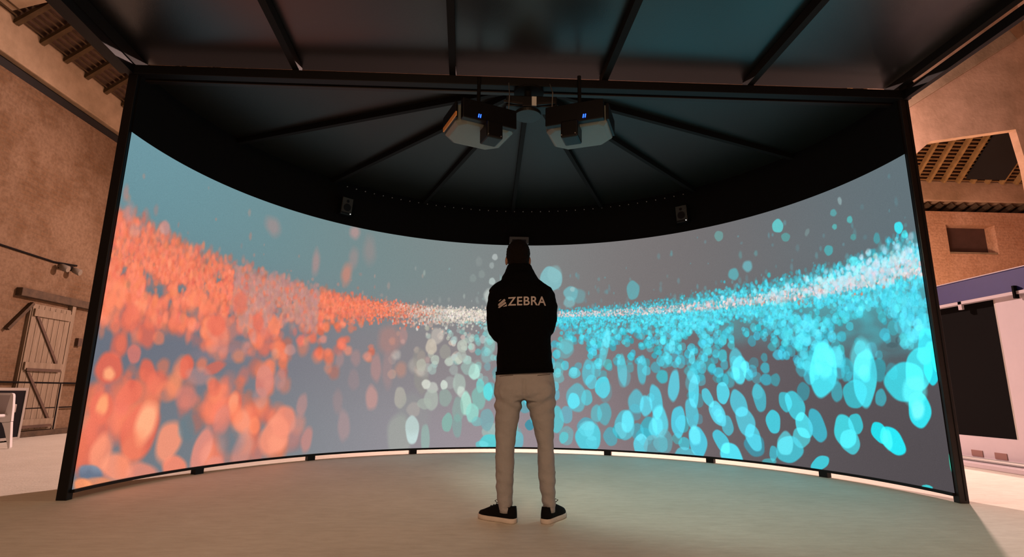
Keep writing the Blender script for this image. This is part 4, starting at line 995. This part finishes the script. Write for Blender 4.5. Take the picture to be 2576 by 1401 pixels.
speaker('speaker', 'small black speaker on the black band above the orange side', -42.5, 3.09)
speaker('speaker', 'small black speaker on the black band above the cyan side', 42.7, 3.09)
cb = empty('sensor_box', cyl(1.6, 2.92, R - .04))
tag(cb, 'small grey box at the screen top edge just above the head', 'sensor')
MB().box((X0 + .092 - .14, Y0 + R - .09, 2.885), (X0 + .092 + .14, Y0 + R - .005, 2.985)).build('housing', mat('dark_grey_housing', (.07, .07, .075), .5), cb, bevel=.008)
MB().box((X0 + .092 - .10, Y0 + R - .094, 2.90), (X0 + .092 + .10, Y0 + R - .09, 2.94)).build('front_window', M['lens'], cb)

# ------------------------------------------------------------------ the person
MY = 3.65
def px(x, y, dy=0.0):
    """point on the upright plane through the person"""
    return at_y(x, y, MY + dy)


def solid(mb, voxel, name, material, parent, smooth_it=3, wr=0, wscale=.1, fn=None):
    """overlapping closed shapes -> one continuous skin"""
    o = mb.build(name + '_raw', None)
    m = o.modifiers.new('r', 'REMESH'); m.mode = 'VOXEL'; m.voxel_size = voxel; m.use_smooth_shade = True
    if smooth_it:
        s = o.modifiers.new('s', 'SMOOTH'); s.factor = .5; s.iterations = smooth_it
    dg = bpy.context.evaluated_depsgraph_get()
    me = bpy.data.meshes.new_from_object(o.evaluated_get(dg))
    bpy.data.objects.remove(o)
    if wr or fn:
        nrm = [v.normal.copy() for v in me.vertices]
        for v, nn_ in zip(me.vertices, nrm):
            if wr:
                p = Vector((v.co.x / wscale, v.co.y / wscale, v.co.z / wscale * 1.3))
                d = noise.noise(p) + .5 * noise.noise(p * 2.1)
                v.co += nn_ * d * wr
            if fn: v.co = fn(v.co, nn_)
    me.materials.clear(); me.materials.append(material)
    for p in me.polygons: p.use_smooth = True
    me.name = name
    r_ = bpy.data.objects.new(name, me); COL.objects.link(r_)
    if parent:
        r_.parent = parent
        r_.matrix_parent_inverse = world(parent).inverted()
    return r_


def ring(c, rx, ry, n=28, e=2.3, tiltx=0, tilty=0):
    out = []
    for k in range(n):
        t = 2 * math.pi * k / n
        cs, sn = math.cos(t), math.sin(t)
        x = math.copysign(abs(cs) ** (2 / e), cs) * rx; y = math.copysign(abs(sn) ** (2 / e), sn) * ry
        out.append(Vector((c[0] + x, c[1] + y, c[2] + x * tiltx + y * tilty)))
    return out


def span(xl, xr, y, ry, dy=0, **k):
    """ring whose silhouette runs from pixel xl to xr at pixel row y"""
    a = px(xl, y); b = px(xr, y)
    c = (a + b) / 2
    return ring((c.x, MY + dy, c.z), (b.x - a.x) / 2, ry, **k)


HC = px(1304, 650)                       # head centre
HC = Vector((HC.x, MY + .035, HC.z))
body = MB()
# cranium, jaw, nose, ears, neck
Hm = Matrix.Rotation(math.radians(-12), 4, 'X')     # chin down, looking ahead and slightly down
body.ell(HC + Vector((0, -.005, .030)), (.078, .098, .098), M=Hm)
body.ell(HC + Vector((0, .040, -.045)), (.058, .066, .072), M=Hm)
body.ell(HC + Vector((0, .078, -.088)), (.030, .026, .024))
body.ell(HC + Vector((0, .113, -.020)), (.013, .018, .026))
body.ell(HC + Vector((0, .100, -.062)), (.024, .012, .009))
body.ell(HC + Vector((0, .100, -.072)), (.021, .011, .008))
body.ell(HC + Vector((0, .092, .022)), (.050, .014, .010))
for s in (-1, 1):
    body.ell(HC + Vector((s * .081, .005, -.010)), (.010, .020, .033))
    body.ell(HC + Vector((s * .030, .093, .003)), (.016, .010, .010))
body.tube([HC + Vector((0, -.02, -.03)), HC + Vector((0, -.035, -.11)), (HC.x + .01, MY, 1.50)], [.056, .058, .075], 20)
# trunk
WX = px(1316, 930).x
trunk = []
for (z, cx_, rx, ry) in ((.86, WX, .125, .075), (.93, WX, .130, .080), (1.05, WX, .130, .090), (1.20, WX, .150, .105), (1.33, WX - .01, .172, .112), (1.43, WX - .015, .175, .100), (1.49, WX - .02, .12, .08), (1.53, WX - .02, .07, .06)):
    trunk.append(ring((cx_, MY, z), rx, ry))
body.loft(trunk)
# arms folded forward, hands clasped in front of the belly
SL = Vector((px(1250, 735).x, MY, px(1250, 742).z)); SR = Vector((px(1368, 730).x, MY, px(1368, 736).z))
EL = Vector((px(1251, 845).x, MY - .01, px(1250, 838).z)); ER = Vector((px(1382, 820).x, MY - .01, px(1382, 822).z))
HL = Vector((WX - .045, MY + .27, 1.165)); HR = Vector((WX + .045, MY + .28, 1.185))
for s_, e_, h_ in ((SL, EL, HL), (SR, ER, HR)):
    body.tube([s_, s_.lerp(e_, .5), e_], [.038, .038, .034], 16)
    body.ell(s_, (.036, .04, .036)); body.ell(e_, (.034, .034, .034))
    body.tube([e_, e_.lerp(h_, .45), h_], [.035, .036, .028], 16)
# hands: palm + four bent fingers + thumb each
def hand(w_, side):
    inw = Vector((-side, 0, 0)); fwd = Vector((-side * .65, .72, .05)).normalized(); up_ = Vector((0, -.1, 1)).normalized()
    pc = w_ + fwd * .045
    ax_ = fwd.cross(up_).normalized()
    Rm = Matrix((fwd, ax_, up_)).transposed().to_4x4()
    body.ell(pc, (.050, .017, .042), M=Rm)
    curl = -ax_ * side * -1
    for k in range(4):
        off = up_ * (.030 - k * .020)
        L_ = (.074, .082, .077, .060)[k]
        b0 = w_ + fwd * .082 + off
        b1 = b0 + fwd * L_ * .42 + inw * .006
        b2 = b1 + (fwd * .35 + inw * .9).normalized() * L_ * .34
        b3 = b2 + (inw * .9 - fwd * .45).normalized() * L_ * .26
        body.tube([b0 - fwd * .02, b0, b1, b2, b3], [.0095, .0092, .0088, .008, .0065], 10)
    t0 = w_ + fwd * .025 + up_ * .030
    t1 = t0 + (fwd * .5 + up_ * .8).normalized() * .034
    t2 = t1 + (fwd * .8 + up_ * .45).normalized() * .032
    t3 = t2 + (fwd * .95 + inw * .2).normalized() * .022
    body.tube([t0, t1, t2, t3], [.013, .011, .0098, .007], 10)
hand(HL, -1); hand(HR + Vector((0, .035, .012)), 1)
# legs
def leg_path(rows):
    return [(Vector(((px(a, y).x + px(b, y).x) / 2, MY + dy, px((a + b) / 2, y).z)), (px(b, y).x - px(a, y).x) / 2) for a, b, y, dy in rows]
LL = leg_path([(1247, 1316, 1010, 0), (1246, 1306, 1050, .01), (1246, 1294, 1120, .02), (1247, 1293, 1180, .0), (1250, 1290, 1237, -.01), (1258, 1287, 1278, -.02)])
RL = leg_path([(1321, 1397, 1010, 0), (1337, 1395, 1050, .01), (1352, 1393, 1120, .02), (1353, 1397, 1180, .0), (1359, 1397, 1237, -.01), (1366, 1394, 1276, -.02)])
for P_ in (LL, RL):
    pts = [p for p, r_ in P_]; rr = [r_ * .82 for p, r_ in P_]
    pts.append(Vector((pts[-1].x, pts[-1].y, .05))); rr.append(.036)
    body.tube(pts, rr, 18)
# feet (inside the shoes)
heelL = px(1279, 1306); heelR = px(1374, 1302)
heelL = Vector((LL[-1][0].x + .01, MY - .03, 0)); heelR = Vector((RL[-1][0].x - .005, MY - .03, 0))
dirL = Vector((-.80, .60, 0)).normalized(); dirR = Vector((.52, .85, 0)).normalized()
for h_, d_ in ((heelL, dirL), (heelR, dirR)):
    body.tube([h_ - d_ * .03 + Vector((0, 0, .055)), h_ + d_ * .06 + Vector((0, 0, .052)), h_ + d_ * .14 + Vector((0, 0, .042)), h_ + d_ * .19 + Vector((0, 0, .034))], [.032, .036, .034, .020], 14, flat=.8)
    body.ell(h_ + Vector((0, 0, .05)), (.035, .035, .03))
man = solid(body, .006, 'person', M['skin'], None, 2)
tag(man, 'person standing with back turned, black hooded jacket, pale trousers, arms folded in front', 'person')

# hair: short dark cap of hair, rising to a quiff
hr = MB()
hr.ell(HC + Vector((0, -.012, .036)), (.084, .104, .104), M=Hm)
hr.ell(HC + Vector((0, -.045, -.010)), (.076, .062, .075))
hr.ell(HC + Vector((.012, .03, .092)), (.054, .070, .036), M=Hm)
hr.ell(HC + Vector((.030, -.01, .080)), (.045, .075, .040))
hr.ell(HC + Vector((-.040, .00, .060)), (.042, .075, .045))
def keep_face(v, n):
    d = v - HC
    if d.y > .045 and d.z < .055:           # keep the face free: pull the hair back inside the head
        return HC + Vector((d.x * .7, .045 + (d.y - .045) * .2, d.z * .8))
    k = .004 * noise.noise(v * 70) + .003 * noise.noise(Vector((v.x * 160, v.y * 40, v.z * 40)))
    return v + n * k
solid(hr, .006, 'hair', M['hair'], man, 2, fn=keep_face)
for s in (-1, 1):
    ey = MB().ell(HC + Vector((s * .030, .101, .004)), (.010, .007, .007), 12, 8).build('eye', M['eye'], man, True)
    MB().ell(HC + Vector((s * .030, .1075, .004)), (.0045, .002, .0045), 10, 6).build('iris', M['hair'], ey, True)

# jacket: trunk, sleeves, raised bulky hood collar
jk = MB()
rows = [(1248, 1392, 939, .118, 0), (1249, 1391, 925, .121, 0), (1250, 1388, 900, .118, 0), (1251, 1386, 865, .116, 0), (1250, 1386, 830, .120, 0), (1247, 1387, 795, .128, 0), (1244, 1389, 765, .132, -.004), (1237, 1389, 742, .126, -.008),
        (1228, 1392, 734, .120, -.008), (1235, 1387, 724, .108, -.006), (1248, 1369, 714, .096, -.002), (1262, 1359, 706, .090, 0), (1276, 1346, 694, .080, .005)]
rg = []
for i, (a, b, y, ry, dy) in enumerate(rows):
    rg.append(span(a, b, y, ry, dy, tiltx=.055 if i < 2 else 0))
jk.loft(rg)
# shoulders and sleeves
def sleeve(path, rads, n=20, flat=1.0):
    jk.tube(path, rads, n, flat)
slL = [px(1264, 742), px(1250, 750), px(1246, 775), px(1245, 810), px(1250, 836), px(1256, 848)]
srL = [.050, .064, .060, .058, .056, .044]
sleeve([Vector((p.x, MY + d, p.z)) for p, d in zip(slL, (0, 0, -.005, -.01, -.01, .01))], srL)
slR = [px(1361, 738), px(1374, 746), px(1379, 770), px(1380, 800), px(1376, 824), px(1372, 834)]
sleeve([Vector((p.x, MY + d, p.z)) for p, d in zip(slR, (0, 0, -.005, -.01, -.01, .01))], srL)
for e_, h_ in ((Vector((px(1254, 842).x, MY, px(1254, 842).z)), HL), (Vector((px(1376, 828).x, MY, px(1376, 828).z)), HR)):
    jk.ell(e_, (.050, .054, .050))
    hh = e_.lerp(h_, .86)
    jk.tube([e_, e_.lerp(h_, .4), hh], [.052, .050, .042], 18)
# hood bunched round the neck
hd = []
for (a, b, y, ry, dy) in ((1272, 1348, 716, .095, 0), (1261, 1354, 707, .112, -.004), (1262, 1353, 700, .112, -.004), (1269, 1346, 689, .098, .002), (1273, 1341, 677, .088, .010), (1276, 1338, 668, .080, .014), (1280, 1335, 664, .066, .02)):
    hd.append(span(a, b, y, ry, dy))
jk.loft(hd)
# hanging hood pocket at the back of the neck
jk.ell(px(1308, 706) + Vector((0, -.085, 0)), (.085, .045, .055))
jacket = solid(jk, .007, 'jacket', M['jacket'], man, 4, wr=.004, wscale=.07)
# hem band and zip
hemr = span(1247.5, 1392.5, 938, .124, 0, tiltx=.055)
hm = MB(); n = len(hemr)
cc = sum(hemr, Vector()) / n
hm.loft([[p + Vector((0, 0, dz)) + (p - cc) * k for p in hemr] for dz, k in ((-.006, -.02), (-.006, .012), (.016, .012), (.016, -.02))], closed=True, cap=False)
hm.build('hem_band', M['jacket'], jacket, True)
MB().tube([(WX, MY + .128, .93), (WX, MY + .128, 1.15), (WX, MY + .13, 1.38)], .005, 8).build('zip', M['alu'], jacket)

# lettering on the back
bvh = BVHTree.FromPolygons([v.co.copy() for v in jacket.data.vertices], [tuple(p.vertices) for p in jacket.data.polygons])
def drape(me_verts, me_faces, name):
    bm = bmesh.new()
    vs = [bm.verts.new(v) for v in me_verts]
    for f in me_faces:
        try: bm.faces.new([vs[i] for i in f])
        except ValueError: pass
    bmesh.ops.triangulate(bm, faces=bm.faces[:])
    xsv = [v.co.x for v in bm.verts]; x = min(xsv)
    while x < max(xsv):
        bmesh.ops.bisect_plane(bm, geom=bm.verts[:] + bm.edges[:] + bm.faces[:], plane_co=(x, 0, 0), plane_no=(1, 0, 0)); x += .008
    zs_ = [v.co.z for v in bm.verts]; z = min(zs_)
    while z < max(zs_):
        bmesh.ops.bisect_plane(bm, geom=bm.verts[:] + bm.edges[:] + bm.faces[:], plane_co=(0, 0, z), plane_no=(0, 0, 1)); z += .01
    for v in bm.verts:
        h = bvh.ray_cast(Vector((v.co.x, MY - .6, v.co.z)), Vector((0, 1, 0)))
        v.co.y = (h[0].y if h[0] else MY - .13) - .0028
    me = bpy.data.meshes.new(name); bm.to_mesh(me); bm.free()
    me.materials.append(M['letter'])
    o = bpy.data.objects.new(name, me); COL.objects.link(o); o.parent = jacket
    o.matrix_parent_inverse = world(jacket).inverted()
    return o

def back_plane(u, v):
    p = at_y(u, v, MY - .13)
    return p
# letters built from the built-in font
fcu = bpy.data.curves.new('word', 'FONT'); fcu.body = 'ZEBRA'; fcu.size = 1; fcu.offset = .016; fcu.space_character = 1.08
fo = bpy.data.objects.new('word', fcu); COL.objects.link(fo)
dg = bpy.context.evaluated_depsgraph_get()
tm = bpy.data.meshes.new_from_object(fo.evaluated_get(dg))
bpy.data.objects.remove(fo)
tx = [v.co.x for v in tm.vertices]; ty = [v.co.y for v in tm.vertices]
x0t, x1t, y0t, y1t = min(tx), max(tx), min(ty), max(ty)
verts = []
for v in tm.vertices:
    u = (v.co.x - x0t) / (x1t - x0t); t = (v.co.y - y0t) / (y1t - y0t)
    sx = 1277.5 + u * 97
    base = 768.5 - u * 1.0; topp = 747.5 - u * 3.0
    q = back_plane(sx, base + (topp - base) * t)
    verts.append((q.x, 0, q.z))
drape(verts, [tuple(p.vertices) for p in tm.polygons], 'lettering')
def quad(pts, name):
    vs = []
    for u, v in pts:
        q = back_plane(u, v); vs.append((q.x, 0, q.z))
    drape(vs, [tuple(range(len(vs)))], name)
quad([(1253.5, 762), (1253.5, 766), (1257, 766), (1272, 755.5), (1270, 751), (1268, 751)], 'logo_stripe')
quad([(1253.5, 771), (1257, 772), (1274, 762.5), (1272, 758.5), (1270, 758.5), (1254.5, 768)], 'logo_stripe')
quad([(1254, 754.5), (1256.5, 755), (1262, 751), (1259, 751)], 'logo_stripe')
quad([(1265, 770.5), (1275, 769.5), (1275, 764.5)], 'logo_stripe')

# trousers
tr = MB()
seat_rows = [(1252, 1388, 926, .098, 0), (1247, 1392, 946, .108, -.004), (1243, 1396, 975, .116, -.010), (1244, 1397, 995, .112, -.010), (1246, 1397, 1008, .100, -.004)]
tr.loft([span(a, b, y, ry, dy) for a, b, y, ry, dy in seat_rows])
# seat volume
tr.ell(px(1283, 980) + Vector((0, -.060, 0)), (.085, .062, .085)); tr.ell(px(1357, 980) + Vector((0, -.060, 0)), (.085, .062, .085))
def trouser_leg(rows, inner):
    rg = []
    for a, b, y, ry, dy in rows:
        rg.append(span(a, b, y, ry, dy, e=2.1))
    tr.loft(rg)
trouser_leg([(1246, 1318, 1000, .098, 0), (1245, 1312, 1020, .094, 0), (1245, 1306, 1050, .088, .004), (1246, 1300, 1085, .080, .010), (1246.5, 1295, 1120, .072, .014), (1246.5, 1294, 1150, .070, .010),
             (1246, 1293, 1185, .070, 0), (1248, 1291, 1220, .064, -.008), (1250, 1289, 1250, .058, -.012), (1253, 1288, 1270, .056, -.014), (1256, 1287, 1284, .054, -.012)], 1)
trouser_leg([(1319, 1397, 1000, .098, 0), (1326, 1396, 1020, .094, 0), (1335, 1395, 1050, .088, .004), (1345, 1393, 1085, .080, .010), (1352, 1393, 1120, .072, .014), (1353, 1395, 1150, .070, .010),
             (1353, 1397, 1185, .070, 0), (1357, 1397, 1220, .064, -.008), (1362, 1396, 1250, .058, -.012), (1364, 1397, 1268, .056, -.014), (1367, 1394, 1283, .054, -.012)], -1)
def folds(v, n):
    d = 0
    if v.z < .30: d += .0022 * math.sin((v.z + .25 * (v.x - MY * .0)) * 95)         # rumpled ankles
    if .30 < v.z < .56: d += .0015 * math.sin((v.z + v.x * 1.5) * 45)
    if .62 < v.z < .88:                                                       # drag lines under the seat
        u = abs(v.x - WX)
        d += .006 * math.sin((v.z * 1.0 - u * .55) * 75) * max(0, 1 - abs(v.z - .73) / .12)
        d -= .010 * math.exp(-((v.x - WX) / .012) ** 2) * (1 if v.y < MY else 0)
    return v + n * d
trs = solid(tr, .007, 'trousers', M['trousers'], man, 4, wr=.0035, wscale=.06, fn=folds)
tb = BVHTree.FromPolygons([v.co.copy() for v in trs.data.vertices], [tuple(p.vertices) for p in trs.data.polygons])
def on_cloth(u, v, off=.002):
    q = at_y(u, v, MY - .1); h = tb.ray_cast(Vector((q.x, MY - .6, q.z)), Vector((0, 1, 0)))
    return Vector((q.x, (h[0].y if h[0] else MY - .1) - off, q.z))
dark_seam = mat('pocket_seam', (.10, .09, .085), .9)
MB().tube([on_cloth(1352 + k * 4.2, 944 - k * .35) for k in range(9)], .0022, 6).build('pocket_welt', dark_seam, trs)
MB().tube([on_cloth(1257 + k * 4.2, 946 - k * .3) for k in range(9)], .0018, 6).build('pocket_welt', dark_seam, trs)
for rows in (((1256, 1287, 1281), .056, -.012), ((1366, 1395, 1280), .056, -.012)):
    (a, b, y), ry, dy = rows
    r1 = span(a, b, y, ry, dy, e=2.1); cc = sum(r1, Vector()) / len(r1)
    MB().loft([[p + Vector((0, 0, dz)) + (p - cc) * k for p in r1] for dz, k in ((-.012, -.04), (-.012, .045), (.020, .05), (.020, -.04))], closed=True, cap=False).build('cuff', M['trousers'], trs, True)

# shoes
def shoe(h_, d_, name):
    s_ = Vector((-d_.y, d_.x, 0))
    def P(f, sd, z): return h_ + d_ * f + s_ * sd + Vector((0, 0, z))
    outline = []
    n = 36
    prof = [(-.062, 0), (-.058, .022), (-.040, .034), (0, .037), (.06, .040), (.12, .047), (.165, .046), (.20, .034), (.216, .016), (.220, 0)]
    out = prof + [(a, -b) for a, b in prof[-2:0:-1]]
    up = MB(); rings = []
    for z, sc_, cut in ((.022, .97, 0), (.045, .97, 0), (.062, .90, 0), (.080, .78, 0)):
        rg = []
        for a, b in out:
            zz_ = z
            if z > .03:
                hcol = float(np.interp(a, [-.07, -.05, .0, .045, .10, .15, .19, .225], [.098, .100, .088, .100, .088, .070, .058, .046]))
                zz_ = .022 + (hcol - .022) * (z - .022) / .058
            rg.append(P(a * (1 if z < .05 else (.985 if z < .07 else .95)), b * sc_, zz_))
        rings.append(rg)
    # close over the vamp, leave the ankle to the sock
    rings.append([P(a * .86 + .004, b * .30, float(np.interp(a, [-.07, -.05, .0, .045, .10, .15, .19, .225], [.095, .098, .085, .108, .098, .078, .064, .050]))) for a, b in out])
    up.loft(rings)
    root = up.build('shoe', M['shoe'], man, True)
    tag(root, name)
    so = MB()
    so.loft([[P(a * 1.0, b * .97, 0.001) for a, b in out], [P(a * 1.03, b * 1.07, .006) for a, b in out], [P(a * 1.03, b * 1.07, .026) for a, b in out], [P(a * 1.0, b * 1.0, .030) for a, b in out]])
    so.build('sole', M['sole'], root, True)
    MB().tube([P(.035, 0, .100), P(.045, 0, .118), P(.052, 0, .138)], [.020, .024, .016], 12, flat=.4, up=tuple(s_)).build('tongue', M['shoe'], root, True)
    for k in range(4):
        f = .060 + k * .022; z = .104 - k * .008
        MB().tube([P(f, -.026, z - .012), P(f + .004, 0, z + .004), P(f, .026, z - .012)], .003, 6).build('lace', M['lace'], root)
    for q_ in (1, -1):
        MB().tube([P(.058, q_ * .004, .112), P(.062, q_ * .022, .132), P(.074, q_ * .034, .124), P(.070, q_ * .018, .110), P(.058, q_ * .004, .110)], .0028, 6).build('lace_bow', M['lace'], root)
    return root
shoe(heelL, dirL, 'left shoe, toe turned out to the left')
shoe(heelR, dirR, 'right shoe, toe turned out to the right')
